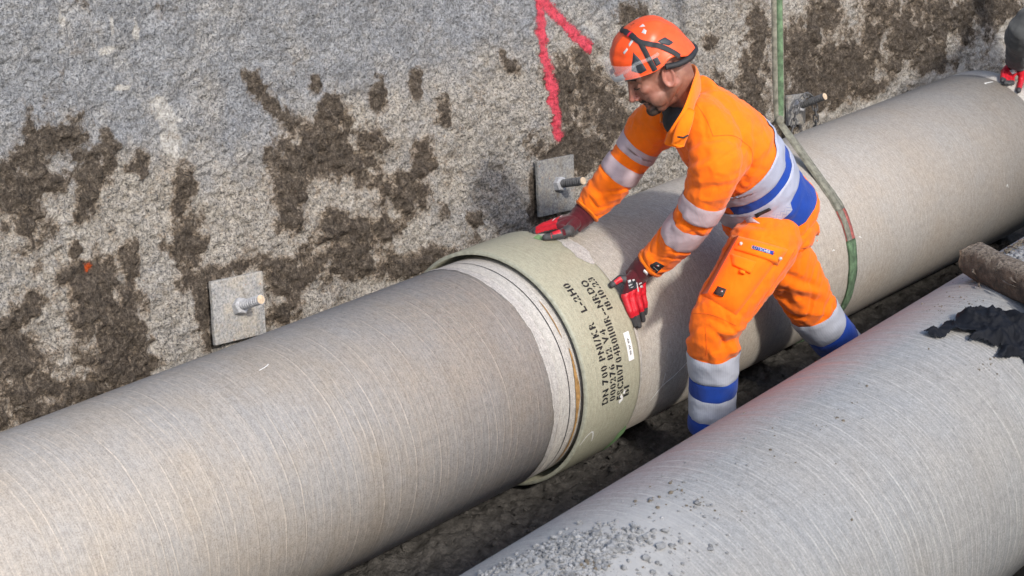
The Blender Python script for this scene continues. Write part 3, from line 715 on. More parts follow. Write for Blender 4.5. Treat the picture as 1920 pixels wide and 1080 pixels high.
v, f, u = irregular_band(.279, .310, -math.pi, math.pi, R0+.0015, 9, .012, 400); mesh_obj('resin_band', v, f, M['pale_laminate'], far, True, u)['label'] = 'whitish smeared resin edge'
v, f, u = irregular_band(.236, .285, -.1, .55, CR+.0012, 12, .022, 90); mesh_obj('resin_smear', v, f, M['pale_laminate'], coup, True, u)
v, f, u = irregular_band(.20, .262, -.02, .10, CR+.0010, 14, .03, 40); mesh_obj('green_spray_mark', v, f, M['green_spray'], coup, True, u)
v, f, u = irregular_band(.24, .272, 2.05, 2.45, CR+.0010, 15, .02, 40); mesh_obj('green_spray_mark', v, f, M['green_spray'], coup, True, u)
v, f, u = irregular_band(.283, .297, 1.52, 1.72, R0+.0024, 16, .004, 30); mesh_obj('tape_scrap', v, f, M['ink'], far, True, u)
v, f = stroke_on([(.012, 2.0), (.03, 1.93), (.055, 1.90), (.068, 1.95), (.075, 2.02)], CR+.0012, .0028); mesh_obj('chalk_mark', v, f, M['chalk'], coup)
v, f = stroke_on([(.40, 1.98), (.44, 1.86), (.50, 1.80), (.56, 1.72)], R0+.0015, .0028); mesh_obj('chalk_mark', v, f, M['chalk'], far)
v, f = stroke_on([(.445, 1.72), (.44, 1.86)], R0+.0015, .002); mesh_obj('chalk_mark', v, f, M['chalk'], far)
for (x, a, w) in ((3.02, .22, .004), (1.44, 1.30, .0016), (1.62, 1.28, .002), (2.72, 1.47, .0016)):
    v, f = stroke_on([(x, a), (x+.008, a+.02*random.uniform(-1, 1)), (x+.014+.04*(x > 3), a+.03*random.uniform(-1, 1))], R0+.0015, w)
    mesh_obj('chalk_mark', v, f, M['chalk'], far)
# stencilled codes
def glyph(ch, size=1.0, stencil=True):
    cu = bpy.data.curves.new('g', 'FONT'); cu.body = ch; cu.size = size; cu.offset = (.040 if stencil else .0)*size; cu.resolution_u = 3
    o = bpy.data.objects.new('g', cu); COL.objects.link(o)
    dg = bpy.context.evaluated_depsgraph_get(); ev = o.evaluated_get(dg); me = ev.to_mesh()
    bm = bmesh.new(); bm.from_mesh(me); ev.to_mesh_clear(); bpy.data.objects.remove(o)
    xs = [v.co.x for v in bm.verts] or [0, 0]
    x0, x1 = min(xs), max(xs)
    if stencil and ch in 'DN0RBCPS26839OK4' and bm.verts:
        xc = (x0+x1)/2; w = .035*size
        res = []
        for side in (-1, 1):
            b2 = bm.copy()
            bmesh.ops.bisect_plane(b2, geom=b2.verts[:]+b2.edges[:]+b2.faces[:], plane_co=(xc+side*w, 0, 0), plane_no=(side, 0, 0), clear_inner=True)
            b2.verts.index_update(); res.append(([v.co[:] for v in b2.verts], [[v.index for v in f.verts] for f in b2.faces])); b2.free()
        V = res[0][0]+res[1][0]; n = len(res[0][0]); F = res[0][1]+[[i+n for i in f] for f in res[1][1]]
    else:
        bm.verts.index_update(); V = [v.co[:] for v in bm.verts]; F = [[v.index for v in f.verts] for f in bm.faces]
    bm.free()
    return V, F, x0, x1
_gc = {}
def text_flat(s, stencil=True):
    """flat text, cap height about 1; returns verts (x,y), faces, length"""
    V = []; F = []; x = 0
    for ch in s:
        if ch == ' ': x += .55; continue
        key = (ch, stencil)
        if key not in _gc: _gc[key] = glyph(ch, 1/.7, stencil)
        v, f, x0, x1 = _gc[key]; n = len(V)
        V += [(p[0]-x0+x, p[1]) for p in v]; F += [[i+n for i in q] for q in f]; x += (x1-x0)+.17
    return V, F, x
def stencil_row(s, a0, a1, xbase, h, r, parent):
    V, F, L = text_flat(s); k = (a0-a1)*r/L
    W = []
    for px, py in V:
        a = a0-px*k/r; x = xbase-py*h; rr = r+.0011
        W.append((x, -rr*math.sin(a), rr*math.cos(a)))
    return mesh_obj('stencil_text', W, F, M['ink'], parent, False)
d2r = math.radians
stencil_row('DN 700 PN1/KR', d2r(96), d2r(56), .106, .027, CR, coup)
stencil_row('L-2H0', d2r(51), d2r(34.5), .106, .027, CR, coup)
stencil_row('000276 82 V4', d2r(96), d2r(61), .143, .026, CR, coup)
stencil_row('FSCB0704B0110IR--NRDO', d2r(97), d2r(36.5), .180, .027, CR, coup)
stencil_row('B1', d2r(97), d2r(91), .212, .025, CR, coup)
stencil_row('18.10.23', d2r(54.5), d2r(36.5), .214, .025, CR, coup)
v, f, u = cyl_patch(.215, .242, d2r(67), d2r(80.5), CR+.0014); lab = mesh_obj('label_sticker', v, f, M['white_label'], coup, True, u)
bars = MB()
for k in range(22):
    a = d2r(70)+d2r(8)*k/22
    if k in (7, 8, 15): continue
    v, f, u = cyl_patch(.224, .224+.006+.002*(k % 3), a, a+d2r(.18+.1*(k % 2)), CR+.0022, 2, 2); bars.add(v, f)
bars.build('label_print', M['ink'], lab, False)
v, f = stroke_on([(.165, 1.72), (.180, 1.70), (.17, 1.66)], CR+.002, .006); mesh_obj('chalk_mark', v, f, M['chalk'], coup)
v, f = stroke_on([(.185, 1.66), (.192, 1.63)], CR+.002, .005); mesh_obj('chalk_mark', v, f, M['chalk'], coup)

spare = empty('spare_pipe', (0, P2Y, P2Z), 'grey pipe lying in the foreground with gravel and black cloth on its top', 'pipe', 'wound fibre pipes in the trench')
spare.rotation_euler = (0, 0, P2YAW)
v, f, u = ring_tube(-7, 5, R0, R0-.018, xs=[-7, -2, 0, 2, 5]); mesh_obj('barrel', v, f, M['pipe_2'], spare, True, u)
def on2(s, a, h=0.):
    """a point on the spare pipe: metres along, angle from the crown towards the camera side"""
    r = R0+h; c, sn = math.cos(P2YAW), math.sin(P2YAW); yy = -r*math.sin(a)
    return Vector((s*c-yy*sn, P2Y+s*sn+yy*c, P2Z+r*math.cos(a)))
def up2(a): return Vector((math.sin(a)*math.sin(P2YAW), -math.sin(a)*math.cos(P2YAW), math.cos(a)))

# gravel and crumbs on the spare pipe
G = [(-1.777,-0.254), (-1.661,-0.205), (-1.618,-0.037), (-1.609,0.196), (-1.749,0.047), (-1.686,0.241), (-1.511,0.189), (-1.561,0.398), (-1.502,0.555)]
pts = []; ups = []; sz = []
def scat(cs, ca, rs, ra, n, lo, hi, pw=3.):
    for _ in range(n):
        s = cs+random.gauss(0, rs); a = ca+random.gauss(0, ra); z = lo+(hi-lo)*random.random()**pw
        pts.append(on2(s, a, z*.3)); ups.append(up2(a)); sz.append(z)
def between(p, q, n, rs, ra, lo, hi, pw=3.):
    for _ in range(n):
        t = random.random(); s = p[0]+(q[0]-p[0])*t+random.gauss(0, rs); a = p[1]+(q[1]-p[1])*t+random.gauss(0, ra); z = lo+(hi-lo)*random.random()**pw
        pts.append(on2(s, a, z*.3)); ups.append(up2(a)); sz.append(z)
between((-1.807,-0.302), (-1.598,-0.077), 900, .035, .045, .0010, .0075, 4)
between((-1.720,-0.229), (-1.648,0.058), 600, .05, .06, .0010, .0078, 4)
between((-1.632,0.063), (-1.561,0.140), 420, .035, .05, .0010, .008, 4)
scat(*(-1.746,0.095), .05, .06, 420, .0010, .0075)
scat(*(-1.558,0.354), .12, .12, 160, .001, .007)
scat(*(-1.589,0.015), .25, .16, 220, .001, .005)
for p, s in (((-1.538,0.267), .0125), ((-1.621,0.095), .016), ((-1.594,0.276), .010), ((-1.483,0.199), .009), ((-1.514,0.050), .009), ((-1.593,-0.056), .011), ((-1.619,-0.144), .010), ((-1.393,-0.069), .007), ((-1.343,0.158), .008), ((-1.486,0.312), .008), ((-1.636,-0.266), .009)):
    pts.append(on2(p[0], p[1], s*.3)); ups.append(up2(p[1])); sz.append(s)
stones('gravel', pts, sz, M['stone'], ups, label='pale crushed gravel scattered on the foreground pipe', cat='gravel')
pts = []; ups = []; sz = []
scat(*(0.054,-0.130), .05, .09, 60, .001, .004); scat(*(-0.787,0.173), .07, .03, 22, .001, .0035); scat(*(-0.208,0.493), .05, .08, 40, .001, .004)
scat(*(-1.346,-0.045), .04, .05, 16, .002, .006); scat(*(-1.075,0.034), .5, .2, 26, .0012, .0045); scat(*(-1.397,0.382), .3, .25, 34, .0012, .0045)
scat(*(-1.747,0.115), .04, .03, 26, .002, .0075); scat(*(-1.345,0.154), .02, .03, 8, .002, .006); scat(*(0.313,-0.306), .05, .08, 30, .001, .0045)
stones('dirt_crumbs', pts, sz, M['crumb'], ups, label='brown dirt crumbs sprinkled over the foreground pipe', cat='dirt crumbs')
pts = []; ups = []; sz = []
scat(*(0.541,-0.240), .05, .05, 130, .002, .011, 2.); stones('white_gravel', pts, sz, M['stone'], ups, label='white gravel heaped behind the muddy timber', cat='gravel')
pts = []; ups = []; sz = []
scat(*(0.677,-0.425), .06, .05, 120, .001, .009, 2.); stones('bark_litter', pts, sz, M['crumb'], ups, label='dark bark litter behind the muddy timber', cat='bark litter')
for root_ in (near, far, spare):
    for o_ in root_.children_recursive:
        if o_.name.split('.')[0] in ('barrel', 'spigot', 'coupling'): recalc(o_)
        else: face_out(o_, (0, 0))
# ------------------------------------------------------------------ soil nail anchors on the wall
NW = Vector((0, -1, WK)).normalized(); UW = Vector((0, WK, 1)).normalized(); XW = Vector((1, 0, 0))
def wpt(x, z, h=0.): return Vector((x, WY+WK*(z-WZ), z))+NW*h
def anchor(px, pz, w, h, rot, inc, L, label, mplate, off=.010, bx=0., bz=0.):
    base = wpt(px, pz, 0)
    root = empty('soil_nail_anchor', base, label, 'anchor', 'soil nail anchors along the trench wall')
    cr, sr = math.cos(rot), math.sin(rot)
    ex = XW*cr+UW*sr; ez = -XW*sr+UW*cr
    bm = bmesh.new(); bmesh.ops.create_cube(bm, size=1)
    for v in bm.verts:
        c = v.co.copy(); v.co = base+ex*(c.x*w)+ez*(c.z*h)+NW*(off+c.y*-.014)
    bmesh.ops.bevel(bm, geom=bm.edges[:], offset=.0025, segments=2, affect='EDGES', profile=.6)
    bmesh.ops.subdivide_edges(bm, edges=[e for e in bm.edges if e.calc_length() > .1], cuts=9, use_grid_fill=True)
    for v in bm.verts: v.co += NW*.0022*float(fbm2(np.array(v.co.x*22), np.array(v.co.z*22), 91, 3))
    bmesh.ops.recalc_face_normals(bm, faces=bm.faces)
    me = bpy.data.meshes.new('plate'); bm.to_mesh(me); bm.free(); me.materials.append(mplate)
    link(bpy.data.objects.new('plate', me), root)
    d = Vector((0, -math.cos(inc), math.sin(inc)))
    p0 = base+ex*bx+ez*bz+NW*(off+.004)
    # nut
    t, a, b = frame_from(d, (0, 0, 1)); V = []; F = []
    for q, (l, r) in enumerate(((-.01, .027), (.024, .027), (.028, .023), (.028, .0145))):
        for k in range(6):
            an = math.pi/3*k+.2; V.append(p0+d*l+(a*math.cos(an)+b*math.sin(an))*r)
    F = [f[::-1] for f in grid_faces(4, 6, False, True)]
    mesh_obj('nut', V, F, M['steel'], root, False)
    path = []; rad = []; n = 64
    for i in range(n):
        s = i/(n-1); path.append(p0+d*(L*s)); rad.append(.0125+.0028*(math.sin(s*L/.0105*2*math.pi) > -.1))
    v, f = tube(path, rad, 14, True); mesh_obj('threaded_bar', v, f, M['bar'] if mplate is M['plate_dark'] else M['steel'], root, False)
    v, f = tube([p0+d*(L-.001), p0+d*(L+.0015)], [.0146, .0135], 14); mesh_obj('bar_end', v, f, M['rust'], root, False)
    settle(root); return root, p0, d
a1, _, _ = anchor(PL[0][0], PL[0][1], .205, .196, -.10, d2r(25), .118, 'pale anchor plate with stubby ribbed bolt low on the wall, mud round its rim', M['plate'], .012, -.004, .004)
a2, _, _ = anchor(PL[1][0], PL[1][1], .20, .20, -.09, d2r(17), .125, 'grey dusty anchor plate and bolt below the pink mark, beside the worker\'s far glove', M['plate_dark'], .014, .004, .004)
a3, p3, d3 = anchor(PL[2][0], PL[2][1], .13, .125, -.12, d2r(27), .15, 'anchor with a chain slung over its bar, just right of the hanging sling', M['plate_dark'], .012, .0, .01)
# chain
ch = empty('chain', p3+d3*.05, 'dark steel chain looped over the anchor bar by the sling', 'chain')
def chain_link(c, t, ref):
    t, a, b = frame_from(t, ref); V = []; n = 20; m = 6
    for i in range(n):
        an = 2*math.pi*i/n; cx = math.cos(an)*.010+(.009 if math.cos(an) > 0 else -.009); cy = math.sin(an)*.0095
        ctr = c+t*cx+a*cy; rd = (t*math.cos(an)+a*math.sin(an)).normalized()
        for k in range(m):
            q = 2*math.pi*k/m; V.append(ctr+(rd*math.cos(q)+b*math.sin(q))*.0034)
    return mesh_obj('chain_link', V, grid_faces(n, m, True, True), M['bar'], ch)
s0 = p3+d3*.055
cp = catmull([s0+Vector((-.10, .00, -.09)), s0+Vector((-.075, -.005, .0)), s0+Vector((-.03, -.01, .040)), s0+Vector((.012, -.012, .022)), s0+Vector((.022, -.03, -.03)), s0+Vector((.045, -.02, -.11)), s0+Vector((.060, .01, -.19)), s0+Vector((.07, .03, -.27))], 60)
acc = 0; nxt = 0; k = 0
for p, q in zip(cp[:-1], cp[1:]):
    L = np.linalg.norm(q-p)
    if acc >= nxt:
        t = Vector(q-p).normalized(); chain_link(Vector(p), t, Vector((.65, -.76, .1)) if k % 2 else t.cross(Vector((.65, -.76, .1)))); nxt += .027; k += 1
    acc += L
settle(ch)

# ------------------------------------------------------------------ lifting sling
SX = 1.552; AP = Vector((1.592, 0., .842))
sl = empty('lifting_sling', (SX, 0, 0), 'worn green webbing sling hanging down and choked round the pipe behind the worker', 'sling')
def ribbon(path, widths, thick, side, mat, name, seg=1, parent=sl, fray=.0):
    V = []; n = len(path); path = [Vector(p) for p in path]
    for i, p in enumerate(path):
        t = (path[min(i+1, n-1)]-path[max(i-1, 0)]).normalized()
        s = Vector(side[i] if isinstance(side, list) else side); s = (s-t*s.dot(t)).normalized(); u = t.cross(s)
        w = widths[i] if hasattr(widths, '__len__') else widths
        w = w*(1+fray*float(fbm2(np.array(i*.21), np.array(3.3), 55, 3)))
        prof = [(-w/2, -thick*.3), (-w/2, thick*.3), (-w*.25, thick*.55), (0, thick*.42), (w*.25, thick*.55), (w/2, thick*.3), (w/2, -thick*.3), (0, -thick*.5)]
        for a, b in prof: V.append(p+s*a+u*b)
    F = grid_faces(n, 8, False, True)+[tuple(range(8))[::-1], tuple(range((n-1)*8, n*8))]
    return mesh_obj(name, V, F, mat, parent)
def hoop(dx, w, lift, a0, a1, wob):
    P = []; n = 70
    for i in range(n):
        a = a0+(a1-a0)*i/(n-1)
        x = SX+dx+.012*math.sin(a*1.7+wob)+.030*math.exp(-((a-2.2)/.5)**2)
        P.append((x, -(R0+lift)*math.sin(a), R0+(R0+lift)*math.cos(a)))
    return P
h = hoop(0, .05, .005, .70, 1.02, 0); hs = (1, 0, 0)
def full_hoop(lift, w, dx, amul, wob, nm, mats):
    n = 24
    near_ = []
    P = [Vector(p) for p in hoop(dx, w, lift, .735, 2.9, wob)]
    a_ = AP+Vector((-.004+dx*.3, -.010, -.008)); near_ = [a_.lerp(P[0], k/6) for k in range(6)]
    cut = [(0, .11), (.11, .235), (.235, 1.0)]
    full = near_+P
    N_ = len(full); i1 = 6+int(70*.10); i2 = 6+int(70*.25)
    side = [Vector((.75+.04*k, -.3+.05*k, 0)) for k in range(6)]+[Vector((1, 0, 0))]*70
    wd = [w*(.5+.08*k) for k in range(6)]+[w]*70
    ribbon(full[:i1+1], wd[:i1+1], .0036, side[:i1+1], mats[0], nm, fray=.25)
    ribbon(full[i1:i2+1], wd[i1:i2+1], .0036, side[i1:i2+1], mats[1], nm, fray=.2)
    ribbon(full[i2:], wd[i2:], .0036, side[i2:], mats[2], nm, fray=.2)
full_hoop(.0030, .054, .0, 1, 0, 'hoop_webbing', (M['web_worn'], M['web_red'], M['web_green']))
full_hoop(.0066, .030, -.008, 1, .4, 'hoop_webbing', (M['web_worn'], M['web_worn'], M['web_green']))
Pf = [Vector((SX+.02+.02*math.sin(a), (R0+.006)*math.sin(a), R0+(R0+.006)*math.cos(a))) for a in np.linspace(.735, 2.9, 50)]
ribbon([(AP+Vector((.012, .012, -.005))).lerp(Pf[0], k/5) for k in range(5)]+Pf, .04, .007, (1, 0, 0), M['web_worn'], 'hoop_webbing', fray=.2)
sidev = Vector((.66, -.75, 0)); up_ = Vector((-.096, 0, 1))
for off, w, mt in ((-.0115, .020, M['web_worn']), (.0066, .022, M['web_green'])):
    P = []
    for i in range(90):
        z = i/89*4.2; P.append(AP+up_*z+sidev*(off*(1-.5*math.exp(-z*9))+.0015*math.sin(z*5+off*300)))
    ribbon(P, w, .006, sidev, mt, 'hanging_webbing', fray=.22)
ribbon([AP+up_*(i/89*4.2)+sidev*(.019+.001*math.sin(i*.6))+Vector((.004, .006, 0)) for i in range(90)], .006, .008, sidev, M['web_worn'], 'hanging_webbing', fray=.4)
v, f = ellipsoid(AP+Vector((0, -.004, .0)), (.019, .016, .020)); mesh_obj('choke_fold', v, f, M['web_worn'], sl)
settle(sl)

# ------------------------------------------------------------------ timber and cloth on the spare pipe
E0 = Vector((0.287,-1.481,0.992)); BD = Vector((-.39, -.92, 0)).normalized(); BS = Vector((.92, -.39, 0)).normalized()
mb = []; n = 60; rings = []
V = []
for i in range(n):
    s = i/(n-1); p = E0+BD*(s*.92)
    for k in range(20):
        an = 2*math.pi*k/20; c_, s_ = math.cos(an), math.sin(an)
        m_ = max(abs(c_), abs(s_)); rr = (1/m_)*.24+.76
        w = .047*(1+.22*float(fbm2(np.array(s*7.), np.array(k*.35), 61, 3))); hh = .045*(1+.2*float(fbm2(np.array(s*9.), np.array(k*.35+5), 62, 3)))
        end = .0 if 0 < i < n-1 else 0
        V.append(p+BS*(c_*rr*w)+Vector((0, 0, 1))*(s_*rr*hh)+BD*(.02*float(fbm2(np.array(k*.6), np.array(1.), 63, 3)) if i in (0, n-1) else 0))
F = [q[::-1] for q in grid_faces(n, 20, False, True)]+[tuple(range(20)), tuple(range((n-1)*20, n*20))[::-1]]
beam = mesh_obj('timber_beam', V, F, M['wood']); tag(beam, 'rough muddy timber baulk lying across the foreground pipe', 'timber')
bk = MB()
for k in range(16):
    s = random.uniform(.02, .5); sd = random.choice((-1, 1)); p = E0+BD*s+BS*(sd*.05)+Vector((0, 0, random.uniform(-.04, .04)))
    q = p+BD*random.uniform(.02, .07)+BS*(sd*random.uniform(.002, .012))+Vector((0, 0, random.uniform(-.012, .006)))
    bk.add(*tube([p, (p+q)/2+BS*(sd*.004), q], [.0035, .003, .001], 5))
bk.build('bark_splinters', M['wood'], beam, False)['kind'] = 'stuff'
CL = [(-0.201,-0.030), (-0.170,-0.020), (-0.154,0.007), (-0.170,0.032), (-0.111,0.009), (-0.098,0.065), (-0.052,0.018), (-0.026,0.008), (0.001,0.046), (-0.005,0.079), (0.015,0.161), (0.040,0.212), (0.058,0.222), (0.063,0.254), (0.114,0.342), (0.170,0.448), (0.132,0.631), (0.008,0.790), (-0.092,0.708), (-0.080,0.633), (-0.067,0.581), (-0.088,0.540), (-0.097,0.534), (-0.131,0.514), (-0.160,0.470), (-0.127,0.449), (-0.098,0.433), (-0.114,0.424), (-0.131,0.346), (-0.143,0.294), (-0.166,0.255), (-0.148,0.238), (-0.117,0.245), (-0.135,0.182), (-0.142,0.142), (-0.171,0.133), (-0.200,0.112), (-0.214,0.078), (-0.213,0.027)]
cl = np.array(CL); cl2 = cl*np.array([1, R0])
cs = np.arange(cl[:, 0].min()-.01, cl[:, 0].max()+.01, .0032); ca = np.arange(cl2[:, 1].min()-.01, cl2[:, 1].max()+.01, .0032)
CS, CA = np.meshgrid(cs, ca, indexing='ij')
jx = CS+.0016*fbm2(CS*60, CA*60, 66, 2); jy = CA+.0016*fbm2(CS*60+9, CA*60, 67, 2)
ins = np.zeros(CS.shape, bool); dist = np.full(CS.shape, 9.)
for i in range(len(cl2)):
    (x0, y0), (x1, y1) = cl2[i], cl2[(i+1) % len(cl2)]
    cond = ((y0 > jy) != (y1 > jy)); xi = (x1-x0)*(jy-y0)/((y1-y0) if abs(y1-y0) > 1e-9 else 1e-9)+x0
    ins ^= cond & (jx < xi)
    vx, vy = x1-x0, y1-y0; t = np.clip(((jx-x0)*vx+(jy-y0)*vy)/(vx*vx+vy*vy+1e-12), 0, 1); dist = np.minimum(dist, np.hypot(jx-x0-t*vx, jy-y0-t*vy))
rg = 1-np.abs(fbm2(CS*11+.3*CA*11, CA*8-CS*4, 68, 2))*2.3
rg2 = 1-np.abs(fbm2(CS*30, CA*26, 69, 2))*2.4
rg3 = np.clip(1-np.abs(fbm2(CS*22-CA*10, CA*19+CS*8, 73, 3))*2.6, 0, 1)
lift = .012*np.clip(fbm2(CS*13, CA*13, 74, 2)+.05, 0, 1)/.5
hgt = .0022+lift*(1-np.clip(dist/.02, 0, 1)*.4)+np.clip(dist/.026, 0, 1)**.8*(.006+.030*np.clip(rg*.8+.1, 0, 1)**1.3+.014*rg3**1.6+.006*np.clip(rg2, 0, 1)**2)
keep = ins[:-1, :-1] & ins[1:, 1:] & ins[1:, :-1] & ins[:-1, 1:]
idx = np.arange(CS.size).reshape(CS.shape); q = np.stack([idx[:-1, :-1], idx[1:, :-1], idx[1:, 1:], idx[:-1, 1:]], -1)[keep]
uu, inv = np.unique(q.ravel(), return_inverse=True)
co = np.array([on2(CS.flat[i], CA.flat[i]/R0, hgt.flat[i])[:] for i in uu])
me = bpy.data.meshes.new('black_cloth'); fast_mesh(me, co, inv.reshape(-1, 4)[:, ::-1]); me.materials.append(M['cloth'])
cloth = link(bpy.data.objects.new('black_cloth', me)); tag(cloth, 'crumpled black cloth lying over the foreground pipe', 'cloth')

# ------------------------------------------------------------------ people
NV = Vector((-.713, -.611, .344)).normalized()          # outward from the worker towards the open side of the trench
def crease_field(v, creases):
    """creases: (a, b, width, height); distance is measured across the open side of the figure"""
    v = np.asarray(v); nvv = np.array(NV)
    e1 = np.array(Vector((.65, -.76, 0)).normalized()); e2 = np.cross(nvv, e1)
    P = np.stack([v@e1, v@e2], 1); d = np.zeros(len(v))
    for pts_, w, h in creases:
        Q = [np.array([np.dot(p, e1), np.dot(p, e2)]) for p in pts_]
        if len(Q) > 2: Q = catmull(Q, 4)
        dm = np.full(len(v), 9.); tt = np.zeros(len(v)); m = len(Q)-1
        for i in range(m):
            a, b = Q[i], Q[i+1]; ab = b-a; L = ab@ab+1e-12
            t = np.clip(((P-a)@ab)/L, 0, 1); dd = np.linalg.norm(P-a-t[:, None]*ab, axis=1)
            k = dd < dm; dm[k] = dd[k]; tt[k] = (i+t[k])/m
        taper = np.clip(np.sin(np.pi*np.clip(tt*.94+.03, 0, 1)), 0, 1)**.5
        d += h*taper*np.exp(-(dm/w)**2)
    return d
def limb_folds(v, p0, p1, amp, freq, tc, tw, seed, reach=.16, slant=.35):
    """soft ring folds bunching round one place (tc) of a limb"""
    v = np.asarray(v); p0 = np.array(p0); ax = np.array(p1)-p0; L = np.linalg.norm(ax); ax = ax/L
    r = v-p0; t = r@ax; rad = r-t[:, None]*ax; rd = np.linalg.norm(rad, axis=1)
    e1 = np.cross(ax, [0, 0, 1.]); e1 /= np.linalg.norm(e1)+1e-9; e2 = np.cross(ax, e1)
    th = np.arctan2(rad@e2, rad@e1)
    ph = t*freq+slant*np.sin(th+seed)+.9*fbm3(v, 7, seed, 2)+.35*np.sin(2*th+seed*2)
    s = .35-1.35*np.exp(-(np.sin(np.pi*ph)/.36)**2)+.55*np.exp(-(np.sin(np.pi*(ph-.22))/.40)**2)
    w = np.exp(-((t/L-tc)/tw)**2)*sstep(reach, reach*.75, rd)*(.55+.45*np.clip(fbm3(v, 9, seed+3, 2)*2+.6, 0, 1))
    return amp*w*s
def garment(name, parts, voxel, folds, creases, mat, parent, smooth=7, base=.0022):
    v, f = fuse(parts, voxel, smooth)
    n = normals_of(v, f)
    facing = sstep(-.25, .15, n@np.array(NV))
    d = base*fbm3(v, 14, 5, 3)+.6*base*fbm3(v, 38, 6, 2)
    rdg = np.clip(1-np.abs(fbm3(v*np.array([1., 1., .55]), 13, 15, 3))*3.2, 0, 1)**2; rd2 = np.clip(1-np.abs(fbm3(v*np.array([.6, .8, 1.]), 26, 17, 2))*2.8, 0, 1)**2
    d = d+base*(1.5*rdg-.9*rd2)
    for a in folds: d = d+limb_folds(v, *a)
    d = d+crease_field(v, creases)*facing
    v = v+n*d[:, None]
    # settle tiny spikes
    return mesh_obj(name, v, f, mat, parent), v, f
def shell(name, axis, side, t0, t1, a0, a1, v_bvh, off, mat, parent, nt=8, na=72, slope=0., rmax=.5, uvk=1., tilt=0., tilt1=None, edge_k=.45):
    """a strip of cloth sewn round a limb: rays go from the limb's axis out to the garment's face"""
    axis = [Vector(p) for p in axis]; L = len(axis)-1
    def at(t):
        s = min(max(t, 0), .9999)*L; i = int(s); fr = s-i; return axis[i].lerp(axis[i+1], fr), (axis[i+1]-axis[i]).normalized()
    Rr = np.full((nt, na), np.nan); PD = {}
    for i in range(nt):
        for j in range(na):
            an = a0+(a1-a0)*j/(na-1)
            t = t0+(t1-t0)*i/(nt-1)+slope*math.cos(an)-(tilt+((tilt if tilt1 is None else tilt1)-tilt)*i/(nt-1))*math.sin(an)
            p, tg = at(t); _, s, u = frame_from(tg, side)
            d = s*math.cos(an)+u*math.sin(an); PD[i, j] = (p, d, an, t)
            hit = v_bvh.ray_cast(p, d, rmax)
            if hit[0] is not None: Rr[i, j] = hit[3]
    closed = abs(a1-a0) > 6.2
    fill = np.nanmedian(Rr); med = np.empty_like(Rr)
    for j in range(na):
        js = [(j+k) % (na-1) if closed else min(max(j+k, 0), na-1) for k in range(-4, 5)]
        m_ = np.nanmedian(Rr[:, js]) if np.isfinite(Rr[:, js]).any() else fill; med[:, j] = m_
    Rr = np.where(np.isfinite(Rr), Rr, med); Rr = np.where(np.abs(Rr-med) > .028, med, Rr)
    Pd = np.pad(Rr, 1, mode='edge'); mx = np.max([Pd[a_:a_+nt, b_:b_+na] for a_ in range(3) for b_ in range(3)], axis=0)
    Pd = np.pad(mx, 1, mode='edge'); sm = np.mean([Pd[a_:a_+nt, b_:b_+na] for a_ in range(3) for b_ in range(3)], axis=0)
    Ro = np.maximum(Rr, .25*Rr+.75*sm)
    if closed: Ro[:, -1] = Ro[:, 0]
    V = []; U = []
    for i in range(nt):
        for j in range(na):
            p, d, an, t = PD[i, j]
            edge = (i in (0, nt-1)) or (not closed and j in (0, na-1))
            V.append(p+d*((Ro[i, j]+off) if not edge else Ro[i, j]*.5+Rr[i, j]*.5+off*edge_k)); U.append((an*.07*uvk, t))
    F = [q_[::-1] for q_ in grid_faces(nt, na)]
    o_ = mesh_obj(name, V, F, mat, parent, True, U)
    nn_ = np.empty(len(F)*3); o_.data.polygons.foreach_get('normal', nn_); cc_ = np.empty(len(F)*3); o_.data.polygons.foreach_get('center', cc_)
    dd = np.array([list(PD[i, j][1]) for i in range(nt-1) for j in range(na-1)])
    if (nn_.reshape(-1, 3)*dd).sum() < 0: o_.data.flip_normals()
    return o_
def seam(pts_, bvh, parent, mat=None, r=.0010, lift=.0002):
    Q = []
    for q in catmull([Vector(p) for p in pts_], 10):
        hit = bvh.ray_cast(Vector(q)+NV*.5, -NV, 1.2)
        if hit[0] is not None and (not Q or (hit[0]-Q[-1]).length < .05): Q.append(hit[0]+NV*lift)
    if len(Q) > 3:
        v_, f_ = tube(Q, r, 5); return mesh_obj('seam', v_, f_, mat or M['seam'], parent)
def patch(name, quad, bvh, off, mat, parent, n=10, m=10, puff=0., dirv=None, taperedge=True, seed=None):
    """a piece laid onto a garment: bilinear quad pressed along the open-side direction onto the cloth"""
    dv = Vector(dirv) if dirv is not None else NV
    A, B, C_, D = [Vector(q) for q in quad]; V = []; U = []
    for i in range(n):
        for j in range(m):
            s, t = i/(n-1), j/(m-1)
            p = A.lerp(B, s).lerp(D.lerp(C_, s), t)
            hs = [h_[0] for h_ in (b_.ray_cast(p+dv*.5, -dv, 1.2) for b_ in (bvh if isinstance(bvh, list) else [bvh])) if h_[0] is not None]
            q = max(hs, key=lambda c: c.dot(dv)) if hs else p
            edge = min(s, 1-s, t, 1-t)
            o = off*(1 if edge > .001 or not taperedge else .1)+puff*min(1, edge*4)
            V.append(q+dv*o); U.append((s*(A-B).length, t*(A-D).length))
    F = grid_faces(n, m)
    nn = (Vector(V[F[0][1]])-Vector(V[F[0][0]])).cross(Vector(V[F[0][2]])-Vector(V[F[0][0]]))
    if nn.dot(dv) < 0: F = [q[::-1] for q in F]
    return mesh_obj(name, V, F, mat, parent, True, U)
def grid_smooth_fill(o): return o

